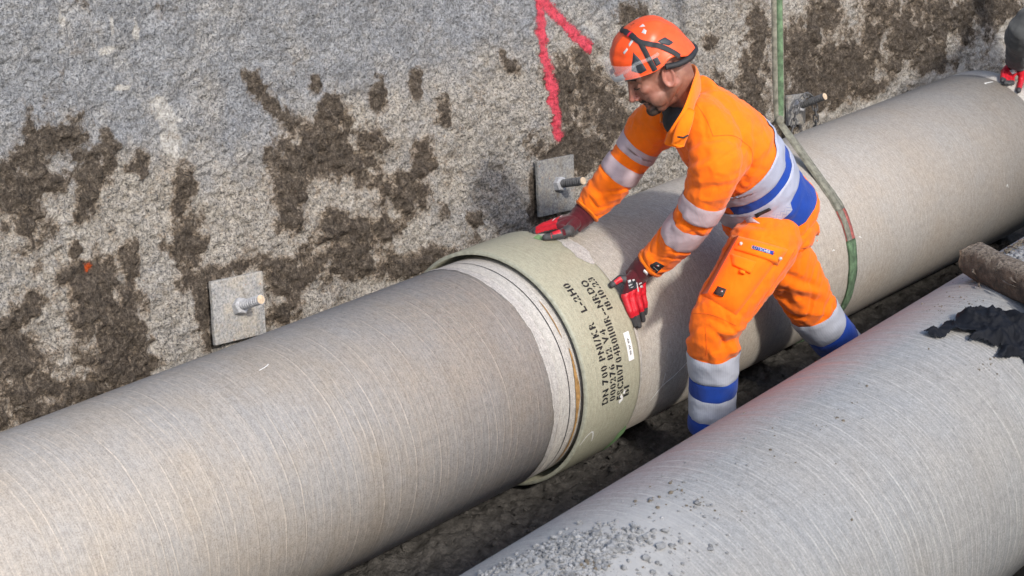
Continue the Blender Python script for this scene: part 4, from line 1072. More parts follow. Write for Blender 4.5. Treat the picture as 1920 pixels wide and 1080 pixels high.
def glove_mesh(palm, fingers, cuff, parent, regions, voxel=.0026):
    parts = []
    for p1, p2, r1, r2 in palm: parts.append(capsule(p1, p2, r1, r2))
    for fg in fingers:
        pts_, rs = fg
        for (p, q), (ra, rb) in zip(zip(pts_[:-1], pts_[1:]), zip(rs[:-1], rs[1:])): parts.append(capsule(p, q, ra, rb))
    v, f = fuse(parts, voxel, 3)
    n = normals_of(v, f); v = v+n*(.0007*fbm3(v, 90, 4, 2))[:, None]
    o = mesh_obj('glove', v, f, [M['maroon'], M['red_latex'], M['dark_grip']], parent)
    c = np.array([np.mean([v[i] for i in q], axis=0) for q in f]); nn = np.array([n[q[0]] for q in f])
    o.data.polygons.foreach_set('material_index', regions(c, nn).astype(np.int32))
    return o, v, f

def head_fused(Mh, neck_to, neck_r, extra=()):
    """skin of head, neck and the body under the clothes, one piece"""
    P = []
    R3 = Mh.to_3x3()
    def E(c, r): P.append(ellipsoid(Mh@Vector(c), r, R3, 24, 16))
    def K(a, b, r1, r2): P.append(capsule(Mh@Vector(a), Mh@Vector(b), r1, r2))
    E((-.012, 0, .03), (.100, .077, .092)); E((.035, 0, -.035), (.060, .062, .080)); E((.0, 0, -.02), (.075, .069, .07))
    for s in (-1, 1):
        K((-.015, s*.054, -.055), (.052, s*.022, -.108), .024, .018); E((.058, s*.040, -.028), (.026, .021, .019))
        K((.086, 0, .010), (.066, s*.048, .008), .013, .010); E((.102, s*.0125, -.052), (.010, .0075, .007))
        K((.088, s*.002, -.076), (.074, s*.021, -.081), .0075, .005); E((.073, s*.032, -.014), (.0135, .014, .0115))
        E((.045, s*.045, -.07), (.03, .02, .032))
        # ear
        ec = (-.012, s*.079, -.022)
        for k in range(12):
            a0 = 2*math.pi*k/12; a1 = 2*math.pi*(k+1)/12
            pp = lambda a: (ec[0]+.017*math.cos(a)-.004*math.sin(a)*0-.006*math.sin(a), ec[1]+s*.004, ec[2]+.029*math.sin(a))
            K(pp(a0), pp(a1), .0048, .0048)
        E((ec[0]-.003, s*.0765, ec[2]-.002), (.0145, .0065, .024)); E((.004, s*.077, -.024), (.006, .006, .008)); E((ec[0]+.006, s*.080, -.049), (.007, .005, .009))
    K((.092, 0, .0), (.110, 0, -.044), .0085, .0115); E((.114, 0, -.049), (.0125, .0125, .0105)); K((.096, 0, -.060), (.092, 0, -.072), .008, .008)
    K((.086, -.012, -.090), (.086, .012, -.090), .0085, .0085)
    E((.080, 0, -.112), (.020, .025, .017)); K((.02, 0, -.10), (.07, 0, -.112), .03, .02)
    nl = Vector(neck_to)
    P.append(capsule(Mh@Vector((-.030, 0, -.045)), nl, .058, neck_r))
    for e in extra: P.append(e)
    v, f = fuse(P, .0032, 4)
    inv = Mh.inverted(); loc = np.array([(inv@Vector(p))[:] for p in v])
    n = normals_of(v, f)
    # sockets
    for s in (-1, 1):
        d = np.linalg.norm((loc-np.array([.088, s*.030, -.006]))/np.array([.03, .016, .007]), axis=1); v = v-n*(.0045*np.exp(-d**2))[:, None]
    return v, f, loc
def stubble_of(loc):
    x, y, z = loc[:, 0], np.abs(loc[:, 1]), loc[:, 2]
    jaw = sstep(-.062, -.085, z+.25*(x-.05).clip(-.2, .0))*sstep(-.03, .02, x)*.62
    chin = sstep(.040, .026, y)*sstep(.05, .07, x)*sstep(-.088, -.098, z)*.95
    mous = sstep(.030, .022, y)*sstep(.08, .088, x)*sstep(-.058, -.064, z)*sstep(-.080, -.072, z)*.9
    side = sstep(.030, .024, np.abs(y-.027))*sstep(.06, .07, x)*sstep(-.07, -.078, z)*sstep(-.125, -.11, z)*.6
    hair = sstep(.0, .018, z+.28*np.clip(x+.0, -.09, .06)+.055*sstep(-.02, -.07, x))*sstep(.055, .02, x)*.5
    lips = 0
    return np.clip(np.maximum.reduce([jaw, chin, mous, side, hair]), 0, 1)
def set_attr(o, nm, a):
    at = o.data.attributes.new(nm, 'FLOAT', 'POINT'); at.data.foreach_set('value', np.asarray(a, dtype=np.float32))

def helmet_build(Mh, parent, detail=True):
    def surf(az, el, h=0.):
        """az from the front towards the left ear, el from the rim (0) to the top (1)"""
        ca, sa = math.cos(az), math.sin(az)
        rim = .030+.006*ca-.020*(.5-.5*math.cos(2*az))*.3-.012*(1-ca)*.5-.030*max(0, -ca)**2+.018*math.exp(-((abs(az)-2.0)/.30)**2)
        top = .146
        z = rim+(top-rim)*math.sin(el*math.pi/2)
        k = math.cos(el*math.pi/2)**.78
        k = k if el < .999 else 0
        ax_ = .124 if ca > 0 else .116
        by = .102
        r = 1/math.sqrt((ca/ax_)**2+(sa/by)**2)
        r *= 1+.020*math.exp(-(el/.07)**2)-.012*math.exp(-((el-.16)/.07)**2)
        # moulded relief: crown ridge and swept flanks
        rel = .005*math.exp(-((abs(sa)*r*k-.030)/.010)**2)*min(1, (1-el)*3)*(1 if abs(el-.5) < .6 else 0)
        rel += -.0035*math.exp(-((el-.42-.10*math.cos(az*2+.6))/.05)**2)*(abs(sa) > .2)
        r = r*k+rel*.6+h*k
        return Mh@Vector((ca*r-.006, sa*r, z+rel*.5+h*math.sin(el*math.pi/2)))
    na, ne = 96, 30
    V = []
    for j in range(ne):
        for i in range(na): V.append(surf(2*math.pi*i/na, min(j/(ne-1), .985)))
    F = grid_faces(ne, na, False, True)
    V.append(surf(0, 1)); t = len(V)-1
    F += [((ne-1)*na+i, (ne-1)*na+(i+1) % na, t) for i in range(na)]
    # inner lining so that the rim has thickness
    b0 = len(V)
    for j in range(4):
        for i in range(na): V.append(surf(2*math.pi*i/na, j*.08, -.004-.006*(j > 0)))
    F += [f[::-1] for f in grid_faces(4, na, False, True, b0)]
    F += [(i, b0+i, b0+(i+1) % na, (i+1) % na) for i in range(na)]
    sh = mesh_obj('helmet', V, F, M['helmet'], parent)
    def cap(poly, h, mat, name, sub=5):
        """an outlined inlay on the shell, poly in (az, el)"""
        c = np.mean(np.array(poly), axis=0); V = [surf(c[0], c[1], h)]; n = 0
        pl = []
        for (a, b), (a2, b2) in zip(poly, poly[1:]+poly[:1]):
            for k in range(sub): pl.append((a+(a2-a)*k/sub, b+(b2-b)*k/sub))
        rings = 4
        for r in range(1, rings+1):
            for a, b in pl:
                q = r/rings; V.append(surf(c[0]+(a-c[0])*q, c[1]+(b-c[1])*q, h if r < rings else h*.2))
        N_ = len(pl); F = [(0, 1+i, 1+(i+1) % N_) for i in range(N_)]
        for r in range(rings-1):
            for i in range(N_): F.append((1+r*N_+i, 1+(r+1)*N_+i, 1+(r+1)*N_+(i+1) % N_, 1+r*N_+(i+1) % N_))
        a_, b_, c_ = (Vector(V[q]) for q in F[0])
        if (b_-a_).cross(c_-a_).dot(a_-Mh@Vector((0, 0, .03))) < 0: F = [q[::-1] for q in F]
        return mesh_obj(name, V, F, mat, sh)
    def strap(pl, w, h, mat=M['black'], name='strap', n=14):
        P = catmull([np.array(p) for p in pl], n); V = []
        for i, p in enumerate(P):
            a = surf(p[0], p[1], h); q = P[min(i+1, len(P)-1)]; o = P[max(i-1, 0)]
            t = (surf(q[0], q[1], h)-surf(o[0], o[1], h)).normalized(); nrm = (a-Mh@Vector((-.005, 0, .02))).normalized(); s = t.cross(nrm).normalized()
            for k in (-1, -.3, .3, 1): V.append(a+s*(w*.5*k)+nrm*(.0012 if abs(k) < 1 else -.0005))
        F = grid_faces(len(P), 4)
        a_, b_, c_ = (Vector(V[q]) for q in F[4][:3])
        if (b_-a_).cross(c_-a_).dot(a_-Mh@Vector((0, 0, .03))) < 0: F = [q[::-1] for q in F]
        return mesh_obj(name, V, F, mat, sh)
    for s in ((1, -1) if detail else ()):
        cap([(s*.80, .13), (s*1.02, .05), (s*1.22, .07), (s*1.20, .25), (s*1.08, .42)], .0022, M['vent'], 'vent')
        cap([(s*1.95, .34), (s*2.25, .36), (s*2.35, .24), (s*2.15, .20), (s*2.0, .27)], .0022, M['vent'], 'vent')
        cap([(s*1.50, .06), (s*1.66, .05), (s*1.68, .16), (s*1.52, .18)], .002, M['vent'], 'vent')
        cap([(s*.98, .58), (s*1.20, .66), (s*1.22, .60), (s*1.0, .53)], .0015, M['sticker'], 'sticker')
        cap([(s*.72, .47), (s*.90, .53), (s*.93, .49), (s*.75, .43)], .0015, M['sticker'], 'sticker')
        cap([(s*1.72, .66), (s*1.95, .70), (s*1.95, .62), (s*1.8, .58)], .0015, M['sticker'], 'sticker')
        cap([(s*1.85, .80), (s*2.2, .80), (s*2.1, .72)], .0015, M['sticker'], 'sticker')
    cap([(.08, .24), (.26, .20), (.22, .13), (.10, .15)], .0015, M['vent'], 'vent', 3)
    if detail:
        strap([(-1.1, .76), (-.3, .86), (.6, .87), (1.15, .74), (1.48, .50)], .0155, .0032)
        strap([(1.46, .50), (1.44, .25), (1.42, .02)], .0155, .003)
        strap([(1.46, .52), (1.80, .34), (2.1, .10), (2.2, .0)], .0155, .0034)
        strap([(.75, .85), (1.15, .74), (1.34, .62)], .0175, .006, M['black'], 'buckle')
        strap([(1.12, .755), (1.19, .72)], .019, .0075, M['red_latex'], 'buckle_band')
        # clear goggles pushed up on the front of the shell
        V = []; n = 40
        for j in range(6):
            for i in range(n):
                az = -.95+2.0*i/(n-1); e = .02+.30*j/5*(1-.35*abs(az)); p = surf(az, max(e, 0), .012+.010*math.sin(j/5*math.pi)*math.cos(az*.9))
                V.append(p)
        mesh_obj('goggles', V, grid_faces(6, n), M['clear'], sh)
        strap([(-.95, .17), (-.4, .11), (.0, .085), (.4, .10), (.75, .16), (1.05, .22), (1.4, .21), (1.75, .19)], .010, .010, M['clear'], 'goggle_strap')
        strap([(-.75, .06), (-.3, .045), (.0, .04), (.35, .05), (.62, .09)], .017, .011, M['sticker'], 'goggle_frame')
    return sh

# ------------------------------------------------------------------ the worker
W1 = empty('person', (0.452,-0.530,0.165), 'worker in orange hi-vis and orange helmet leaning over the pipe with hands at its collar', 'person')
HF = Vector((-.70, .71, 0)).normalized(); pit = d2r(33)
hf = (HF*math.cos(pit)+Vector((0, 0, -math.sin(pit)))).normalized()
hl = Vector((0, 0, 1)).cross(HF).normalized(); hu = hf.cross(hl).normalized()
rollm = Matrix.Rotation(d2r(-3), 3, hf); hl = rollm@hl; hu = rollm@hu
HC = Vector((0.269,-0.420,1.363))
MH = Matrix((( hf.x, hl.x, hu.x, HC.x), (hf.y, hl.y, hu.y, HC.y), (hf.z, hl.z, hu.z, HC.z), (0, 0, 0, 1)))
def lat(deg): return (math.sin(d2r(deg)), math.cos(d2r(deg)), 0)
SPINE = [(0.784,-0.510,0.794), (0.707,-0.500,0.896), (0.647,-0.480,0.988), (0.576,-0.455,1.074), (0.507,-0.440,1.154), (0.462,-0.430,1.215), (0.435,-0.430,1.254)]
TOR = [((0.804,-0.515,0.761), .150, .105, lat(15)), (SPINE[0], .176, .148, lat(15)), (SPINE[1], .172, .132, lat(17)), (SPINE[2], .178, .132, lat(19)), (SPINE[3], .190, .130, lat(22)), (SPINE[4], .182, .108, lat(23)), (SPINE[5], .125, .082, lat(23)), (SPINE[6], .07, .068, lat(23))]
SLV_L = [((0.398,-0.545,1.112), .070), ((0.361,-0.580,1.081), .079), ((0.367,-0.560,1.000), .075), ((0.368,-0.525,0.917), .063), ((0.377,-0.475,0.844), .060), ((0.387,-0.400,0.759), .057), ((0.382,-0.345,0.702), .050), ((0.375,-0.330,0.686), .045)]
SLV_R = [((0.477,-0.300,1.135), .075), ((0.482,-0.250,1.089), .078), ((0.466,-0.210,1.029), .066), ((0.442,-0.175,0.963), .062), ((0.420,-0.140,0.903), .060), ((0.404,-0.100,0.851), .055), ((0.386,-0.080,0.816), .047), ((0.376,-0.075,0.806), .043)]
side1 = (.65, -.76, 0)
parts = [loft(TOR, 36, 6), loft([(p, r, r, side1) for p, r in SLV_L], 26, 5), loft([(p, r, r, side1) for p, r in SLV_R], 26, 5)]
parts += [loft([((0.422,-0.455,1.219), .060, .052, side1), ((0.395,-0.505,1.179), .078, .074, side1), ((0.390,-0.550,1.127), .082, .080, side1), ((0.379,-0.570,1.075), .070, .070, side1)], 24, 5), loft([((0.448,-0.400,1.221), .055, .05, side1), ((0.469,-0.340,1.173), .070, .066, side1), ((0.487,-0.275,1.111), .072, .07, side1)], 24, 5), loft([((0.567,-0.500,1.104), .085, .075, side1), ((0.453,-0.555,1.072), .078, .074, side1), ((0.394,-0.565,1.029), .066, .066, side1)], 24, 5)]
jl = [p for p, r in SLV_L]; jr = [p for p, r in SLV_R]
folds = [(jl[1], jl[4], .0065, 15, .85, .30, 1), (jl[4], jl[7], .0045, 20, .25, .35, 2), (jl[4], jl[7], .0035, 26, .9, .25, 3, .16, .2), (jl[0], jl[2], .005, 12, .2, .4, 4, .14, .8),
         (jr[1], jr[4], .005, 16, .8, .4, 5), (jr[4], jr[7], .0045, 20, .7, .4, 6), (SPINE[0], SPINE[2], .007, 13, .25, .45, 7, .3, .5), (SPINE[2], SPINE[4], .004, 9, .4, .5, 8, .3, .9)]
JC = [
 # shoulder seam and sleeve drag lines
 ([(0.382,-0.500,1.243), (0.337,-0.550,1.196), (0.290,-0.600,1.163)], .007, -.003),
 ([(0.290,-0.600,1.163), (0.393,-0.600,1.140), (0.481,-0.600,1.074)], .006, -.0022),
 ([(0.495,-0.600,1.080), (0.492,-0.600,1.038), (0.482,-0.600,1.015)], .010, -.005),
 ([(0.203,-0.600,1.144), (0.297,-0.600,1.148)], .012, .006), ([(0.192,-0.600,1.115), (0.312,-0.600,1.115)], .010, -.006), ([(0.188,-0.600,1.088), (0.341,-0.600,1.089)], .012, .006),
 ([(0.252,-0.550,1.025), (0.349,-0.550,0.984), (0.476,-0.550,0.964)], .010, -.006), ([(0.250,-0.550,0.998), (0.351,-0.550,0.950), (0.464,-0.550,0.930)], .010, .005),
 ([(0.298,-0.500,0.915), (0.370,-0.500,0.863), (0.483,-0.500,0.840)], .009, .006), ([(0.286,-0.500,0.901), (0.371,-0.500,0.846), (0.456,-0.500,0.824)], .008, -.006),
 ([(0.323,-0.450,0.864), (0.372,-0.450,0.800), (0.444,-0.450,0.769)], .009, -.006), ([(0.301,-0.450,0.849), (0.372,-0.400,0.768), (0.387,-0.360,0.702)], .009, .006),
 ([(0.311,-0.420,0.815), (0.323,-0.400,0.764), (0.351,-0.360,0.712)], .007, -.005), ([(0.395,-0.420,0.784), (0.408,-0.400,0.724), (0.414,-0.360,0.678)], .009, .005),
 ([(0.316,-0.360,0.765), (0.328,-0.360,0.736), (0.374,-0.360,0.679)], .008, .005),
 # chest, open front
 ([(0.233,-0.500,1.160), (0.290,-0.500,1.081), (0.320,-0.500,1.024)], .010, -.009), ([(0.268,-0.500,1.160), (0.247,-0.550,1.117)], .010, .006), ([(0.327,-0.400,1.196), (0.322,-0.450,1.115), (0.376,-0.450,1.019)], .008, -.006),
 # back
 ([(0.942,-0.400,1.042), (0.764,-0.500,1.019), (0.617,-0.550,1.000)], .014, -.006), ([(0.806,-0.450,1.044), (0.719,-0.500,1.020), (0.573,-0.550,1.010)], .013, .005),
 ([(0.632,-0.400,1.193), (0.711,-0.450,1.116), (0.716,-0.500,1.055)], .020, .004),
 # far sleeve
 ([(0.326,-0.300,1.178), (0.423,-0.300,1.124), (0.480,-0.300,1.069)], .010, .005), ([(0.366,-0.250,1.144), (0.463,-0.250,1.098)], .010, -.003),
 ([(0.348,-0.100,0.894), (0.390,-0.100,0.854), (0.418,-0.100,0.806)], .010, .006), ([(0.375,-0.100,0.897), (0.425,-0.100,0.849), (0.446,-0.100,0.805)], .009, -.006), ([(0.404,-0.120,0.921), (0.447,-0.120,0.863)], .010, .004),
]
jk, jv, jf = garment('jacket', parts, .0062, folds, JC, M['orange'], W1, 15)
jb = bvh_of(jv, jf)
# tape round the sleeves
def t_on(axis, i): return i/(len(axis)-1)
shell('reflective_band', jl, side1, .365, .455, 0, 2*math.pi, jb, .003, M['reflect'], jk, slope=.0, rmax=.14)
shell('reflective_band', jl, side1, .525, .635, 0, 2*math.pi, jb, .003, M['reflect'], jk, slope=-.01, rmax=.14)
shell('reflective_band', jr, side1, .245, .335, 0, 2*math.pi, jb, .003, M['reflect'], jk, rmax=.11)
shell('reflective_band', jr, side1, .395, .50, 0, 2*math.pi, jb, .003, M['reflect'], jk, rmax=.11)
for ax_, tt in ((jl, .93), (jr, .93)): shell('cuff', ax_, side1, tt-.03, 1.02, 0, 2*math.pi, jb, .0035, M['orange2'], jk, 5, 48, rmax=.12)
# blue side panel and body tape; angle 0 is the far flank, pi the near flank
sp = [(0.823,-0.520,0.743)]+SPINE[:5]; sref = lat(18)
shell('blue_panel', sp, sref, .275, .60, math.pi*.60, math.pi*1.27, jb, .0022, M['blue'], jk, 30, 70, tilt=-.035, tilt1=.06)
shell('reflective_band', sp, sref, .572, .676, 0, math.pi*2, jb, .0064, M['reflect_side'], jk, 14, 140, tilt=.08, edge_k=.5)
shell('reflective_band', sp, sref, .404, .516, 0, math.pi*2, jb, .0072, M['reflect_side'], jk, 14, 140, tilt=.08, edge_k=.55)
# collar
cpth = [(0.253,-0.500,1.136), (0.236,-0.530,1.189), (0.256,-0.545,1.241), (0.309,-0.530,1.288), (0.413,-0.470,1.298), (0.486,-0.400,1.289), (0.494,-0.335,1.243), (0.426,-0.345,1.182), (0.361,-0.390,1.145)]
cpt = catmull(cpth, 8); V = []
for i, p in enumerate(cpt):
    t = Vector(cpt[min(i+1, len(cpt)-1)]-cpt[max(i-1, 0)]).normalized(); s_ = i/(len(cpt)-1)
    upv = (Vector((-.50, .06, .86))).normalized(); upv = (upv-t*upv.dot(t)).normalized(); o_ = t.cross(upv)
    hh = .036*(1-.25*abs(2*s_-1)); th_ = .0075
    for a_ in range(10):
        an = 2*math.pi*a_/10; V.append(Vector(p)+upv*(hh*math.cos(an))+o_*(th_*math.sin(an)+.006*math.cos(an)))
F = grid_faces(len(cpt), 10, False, True)+[tuple(range(10))[::-1], tuple(range((len(cpt)-1)*10, len(cpt)*10))]
mesh_obj('collar', V, F, M['orange2'], jk)
lp = [(0.211,-0.530,1.167), (0.286,-0.530,1.150), (0.257,-0.530,1.199), (0.220,-0.530,1.191)]
v_, f_ = loft([((0.255,-0.560,1.255), .012, .007, side1), ((0.231,-0.560,1.223), .020, .009, side1), ((0.222,-0.550,1.184), .022, .010, side1), ((0.222,-0.540,1.150), .019, .008, side1)], 16, 5)
mesh_obj('collar_flap', v_, f_, M['orange2'], jk)
v_, f_ = tube([(0.172,-0.575,1.192), (0.199,-0.575,1.184), (0.222,-0.575,1.186)], .0028, 8); mesh_obj('zip_pull', v_, f_, M['black'], jk)
for q in ([(0.355,-0.500,1.249), (0.402,-0.500,1.181), (0.434,-0.500,1.113)], [(0.434,-0.500,1.113), (0.531,-0.500,1.088), (0.621,-0.500,1.031), (0.639,-0.500,0.971)]) : seam(q, jb, jk)
v_, f_ = fuse([ellipsoid((0.336,-0.455,1.185), (.040, .05, .05)), ellipsoid((0.369,-0.440,1.211), (.055, .06, .05))], .005, 4); mesh_obj('shirt', v_, f_, M['black'], W1)
# sleeve badge
bq = [(0.289,-0.400,0.734), (0.324,-0.400,0.730), (0.364,-0.400,0.704), (0.323,-0.400,0.690)]
bd = patch('sleeve_badge', [(0.286,-0.400,0.725), (0.322,-0.400,0.729), (0.364,-0.400,0.702), (0.326,-0.400,0.688)], jb, .0045, M['black'], jk, 6, 6)
patch('badge_emblem', [(0.319,-0.400,0.717), (0.330,-0.400,0.718), (0.345,-0.400,0.707), (0.334,-0.400,0.705)], jb, .0062, M['sticker'], bd, 4, 4)
patch('badge_emblem', [(0.320,-0.400,0.717), (0.325,-0.400,0.717), (0.331,-0.400,0.711), (0.325,-0.400,0.710)], jb, .0072, M['red_latex'], bd, 4, 4)
patch('badge_line', [(0.303,-0.400,0.718), (0.308,-0.400,0.719), (0.337,-0.400,0.695), (0.331,-0.400,0.694)], jb, .0062, M['sticker'], bd, 3, 6)

# trousers
LEG_L = [((0.681,-0.585,0.765), .100), ((0.606,-0.600,0.743), .108), ((0.512,-0.600,0.672), .098), ((0.420,-0.580,0.578), .086), ((0.414,-0.560,0.477), .080), ((0.443,-0.545,0.356), .076), ((0.458,-0.535,0.239), .073), ((0.470,-0.530,0.153), .074)]
LEG_R = [((0.822,-0.480,0.724), .088), ((0.883,-0.490,0.637), .094), ((0.963,-0.520,0.501), .088), ((1.041,-0.540,0.379), .080), ((1.148,-0.555,0.264), .074), ((1.260,-0.565,0.160), .068), ((1.322,-0.570,0.096), .068)]
kl = [p for p, r in LEG_L]; kr = [p for p, r in LEG_R]
pel = [((0.823,-0.515,0.749), .120, .090, lat(15)), ((0.798,-0.520,0.742), .148, .112, lat(15)), ((0.769,-0.530,0.730), .160, .114, lat(15)), ((0.766,-0.540,0.690), .145, .10, lat(15))]
parts = [loft(pel, 32, 5), loft([(p, r, r*.97, side1) for p, r in LEG_L], 28, 5), loft([(p, r, r*.97, side1) for p, r in LEG_R], 28, 5)]
folds = [(kl[3], kl[5], .006, 11, .35, .5, 11, .2), (kl[5], kl[7], .004, 14, .8, .4, 12, .2), (kl[0], kl[2], .005, 9, .1, .5, 13, .25, .7), (kr[1], kr[3], .006, 11, .6, .5, 14, .2), (kr[3], kr[5], .005, 13, .3, .5, 15, .2)]
TC = [
 ([(0.522,-0.600,0.476), (0.426,-0.620,0.489), (0.363,-0.620,0.490)], .012, -.012), ([(0.529,-0.600,0.507), (0.418,-0.620,0.523), (0.317,-0.620,0.548)], .012, .008),
 ([(0.525,-0.600,0.439), (0.445,-0.620,0.456), (0.394,-0.620,0.449)], .011, .008), ([(0.389,-0.600,0.521), (0.408,-0.600,0.454), (0.470,-0.600,0.380)], .010, -.006), ([(0.248,-0.600,0.537), (0.335,-0.600,0.485), (0.382,-0.600,0.408)], .012, .005),
 ([(0.245,-0.600,0.599), (0.285,-0.650,0.608), (0.464,-0.650,0.485)], .010, -.005), ([(0.269,-0.650,0.544), (0.281,-0.650,0.435), (0.298,-0.650,0.252)], .004, -.0025),
 ([(0.373,-0.600,0.872), (0.360,-0.700,0.922), (0.507,-0.700,0.860)], .010, -.007), ([(0.369,-0.600,0.848), (0.333,-0.700,0.904), (0.479,-0.700,0.841)], .012, .007), ([(0.416,-0.700,0.925), (0.562,-0.700,0.898), (0.796,-0.650,0.821)], .010, -.005),
 ([(0.522,-0.700,0.848), (0.627,-0.700,0.830), (0.801,-0.650,0.766)], .012, .005), ([(0.666,-0.600,0.930), (0.539,-0.700,0.895), (0.522,-0.700,0.848)], .004, -.003),
 ([(0.882,-0.600,0.735), (0.608,-0.700,0.704), (0.439,-0.700,0.611)], .006, -.004), ([(0.396,-0.600,0.875), (0.175,-0.700,0.820), (0.099,-0.700,0.742)], .006, -.003),
 ([(0.736,-0.600,0.628), (0.850,-0.600,0.570), (0.950,-0.600,0.514)], .012, -.008), ([(0.707,-0.600,0.609), (0.836,-0.600,0.546), (0.968,-0.600,0.494)], .012, .008), ([(0.774,-0.600,0.545), (0.888,-0.600,0.494), (1.006,-0.600,0.446)], .012, -.006), ([(0.646,-0.600,0.608), (0.778,-0.600,0.498), (0.932,-0.600,0.369)], .004, -.003),
 ([(0.810,-0.600,0.479), (0.926,-0.600,0.431), (1.026,-0.600,0.408)], .011, .006), ([(0.787,-0.600,0.394), (0.850,-0.600,0.384)], .008, -.005),
 ([(0.231,-0.600,0.331), (0.347,-0.600,0.272), (0.494,-0.600,0.236)], .008, -.004), ([(0.385,-0.600,0.353), (0.475,-0.600,0.306)], .008, .004),
]
tr, tv, tf = garment('trousers', parts, .0066, folds, TC, M['orange'], W1, 15)
tb = bvh_of(tv, tf)
shell('reflective_band', kl, side1, .605, .719, 0, 2*math.pi, tb, .003, M['reflect_plain'], tr, 10, 64, rmax=.16)
shell('blue_band', kl, side1, .719, .797, 0, 2*math.pi, tb, .0024, M['blue'], tr, 10, 64, rmax=.16)
shell('reflective_band', kl, side1, .795, .905, 0, 2*math.pi, tb, .003, M['reflect_plain'], tr, 10, 64, rmax=.16)
shell('blue_hem', kl, side1, .902, 1.01, 0, 2*math.pi, tb, .0034, M['blue'], tr, 6, 64, rmax=.16)
shell('reflective_band', kr, side1, .465, .58, 0, 2*math.pi, tb, .003, M['reflect_plain'], tr, 10, 64, rmax=.15)
shell('blue_band', kr, side1, .58, .69, 0, 2*math.pi, tb, .0024, M['blue'], tr, 10, 64, rmax=.15)
shell('reflective_band', kr, side1, .69, .79, 0, 2*math.pi, tb, .003, M['reflect_plain'], tr, 10, 64, rmax=.15)
shell('blue_hem', kr, side1, .79, 1.0, 0, 2*math.pi, tb, .0026, M['blue'], tr, 6, 64, rmax=.15)
def PQ(name, px, off, mat, parent, n=12, m=12, puff=0.): return patch(name, px, tb, off, mat, parent, n, m, puff)
pk = PQ('cargo_pocket', [(0.324,-0.700,0.881), (0.573,-0.700,0.766), (0.339,-0.700,0.619), (0.169,-0.700,0.739)], .010, M['orange'], tr, 18, 18, .016)
fl = PQ('pocket_flap', [(0.335,-0.700,0.885), (0.594,-0.700,0.764), (0.541,-0.700,0.725), (0.321,-0.700,0.838)], .028, M['orange2'], tr, 14, 10, .005)
PQ('phone_pocket', [(0.310,-0.700,0.834), (0.442,-0.700,0.766), (0.408,-0.700,0.727), (0.313,-0.700,0.790)], .034, M['orange2'], pk, 10, 10, .004)
PQ('pocket_tab', [(0.348,-0.700,0.770), (0.383,-0.700,0.752), (0.379,-0.700,0.738), (0.343,-0.700,0.756)], .040, M['orange2'], pk, 6, 6, .003)
nlb = PQ('name_label', [(0.403,-0.700,0.836), (0.531,-0.700,0.775), (0.524,-0.700,0.758), (0.398,-0.700,0.818)], .0355, M['blue'], fl, 10, 6, 0)
# printed name on the pocket label
tV, tF, tL = text_flat('L\u00d6TSCHER', False)
A_, B_, C_, D_ = [Vector(p) for p in ((0.412,-0.700,0.827), (0.501,-0.700,0.784), (0.498,-0.700,0.775), (0.409,-0.700,0.818))]
V = []
for x_, y_ in tV:
    s_, t_ = x_/tL, 1-y_; p = A_.lerp(B_, s_).lerp(D_.lerp(C_, s_), t_); hit = tb.ray_cast(p+NV*.5, -NV, 1.2); V.append((hit[0] if hit[0] else p)+NV*.0375)
mesh_obj('label_text', V, tF, M['sticker'], nlb, False)
PQ('label_mark', [(0.504,-0.700,0.782), (0.526,-0.700,0.772), (0.523,-0.700,0.765), (0.502,-0.700,0.775)], .0372, M['helmet'], nlb, 4, 4)
lb = PQ('brand_badge', [(0.247,-0.700,0.746), (0.299,-0.700,0.718), (0.275,-0.700,0.692), (0.224,-0.700,0.722)], .029, M['black'], pk, 8, 8, 0)
PQ('badge_emblem', [(0.262,-0.700,0.728), (0.282,-0.700,0.717), (0.271,-0.700,0.708), (0.254,-0.700,0.718)], .0312, M['sticker'], lb, 4, 4)
PQ('badge_emblem', [(0.265,-0.700,0.725), (0.273,-0.700,0.721), (0.267,-0.700,0.715), (0.259,-0.700,0.719)], .0322, M['red_latex'], lb, 4, 4)
PQ('badge_line', [(0.238,-0.700,0.720), (0.275,-0.700,0.700), (0.272,-0.700,0.697), (0.235,-0.700,0.718)], .0312, M['sticker'], lb, 6, 3)
for q in ((0.364,-0.700,0.846), (0.548,-0.700,0.746)):
    hit = tb.ray_cast(Vector(q)+NV*.5, -NV, 1.2); c_ = (hit[0] if hit[0] else Vector(q))+NV*.034
    v_, f_ = ellipsoid(c_, (.006, .006, .003), NV.to_track_quat('Z', 'Y').to_matrix(), 14, 8); mesh_obj('stud', v_, f_, M['steel'], fl)
PQ('pocket_edge', [(0.396,-0.700,0.932), (0.428,-0.700,0.917), (0.464,-0.700,0.886), (0.406,-0.700,0.906)], .006, M['reflect'], tr, 8, 8, .004)
patch('belt', [(0.430,-0.700,0.925), (0.507,-0.700,0.928), (0.526,-0.700,0.913), (0.451,-0.700,0.908)], [jb, tb], .018, M['black'], tr, 10, 6, .002)
for q in ([(0.197,-0.700,0.621), (0.205,-0.700,0.542), (0.203,-0.700,0.522)], [(0.211,-0.700,0.433), (0.216,-0.700,0.391)], [(0.514,-0.700,0.955), (0.536,-0.700,0.896), (0.526,-0.700,0.843)], [(0.618,-0.600,0.589), (0.763,-0.600,0.484), (0.916,-0.600,0.370)], [(0.255,-0.700,0.919), (0.188,-0.700,0.825), (0.116,-0.700,0.729)], [(0.129,-0.700,0.683), (0.225,-0.700,0.652), (0.341,-0.700,0.584)], [(0.634,-0.700,0.753), (0.572,-0.700,0.705), (0.434,-0.700,0.604)]): seam(q, tb, tr)
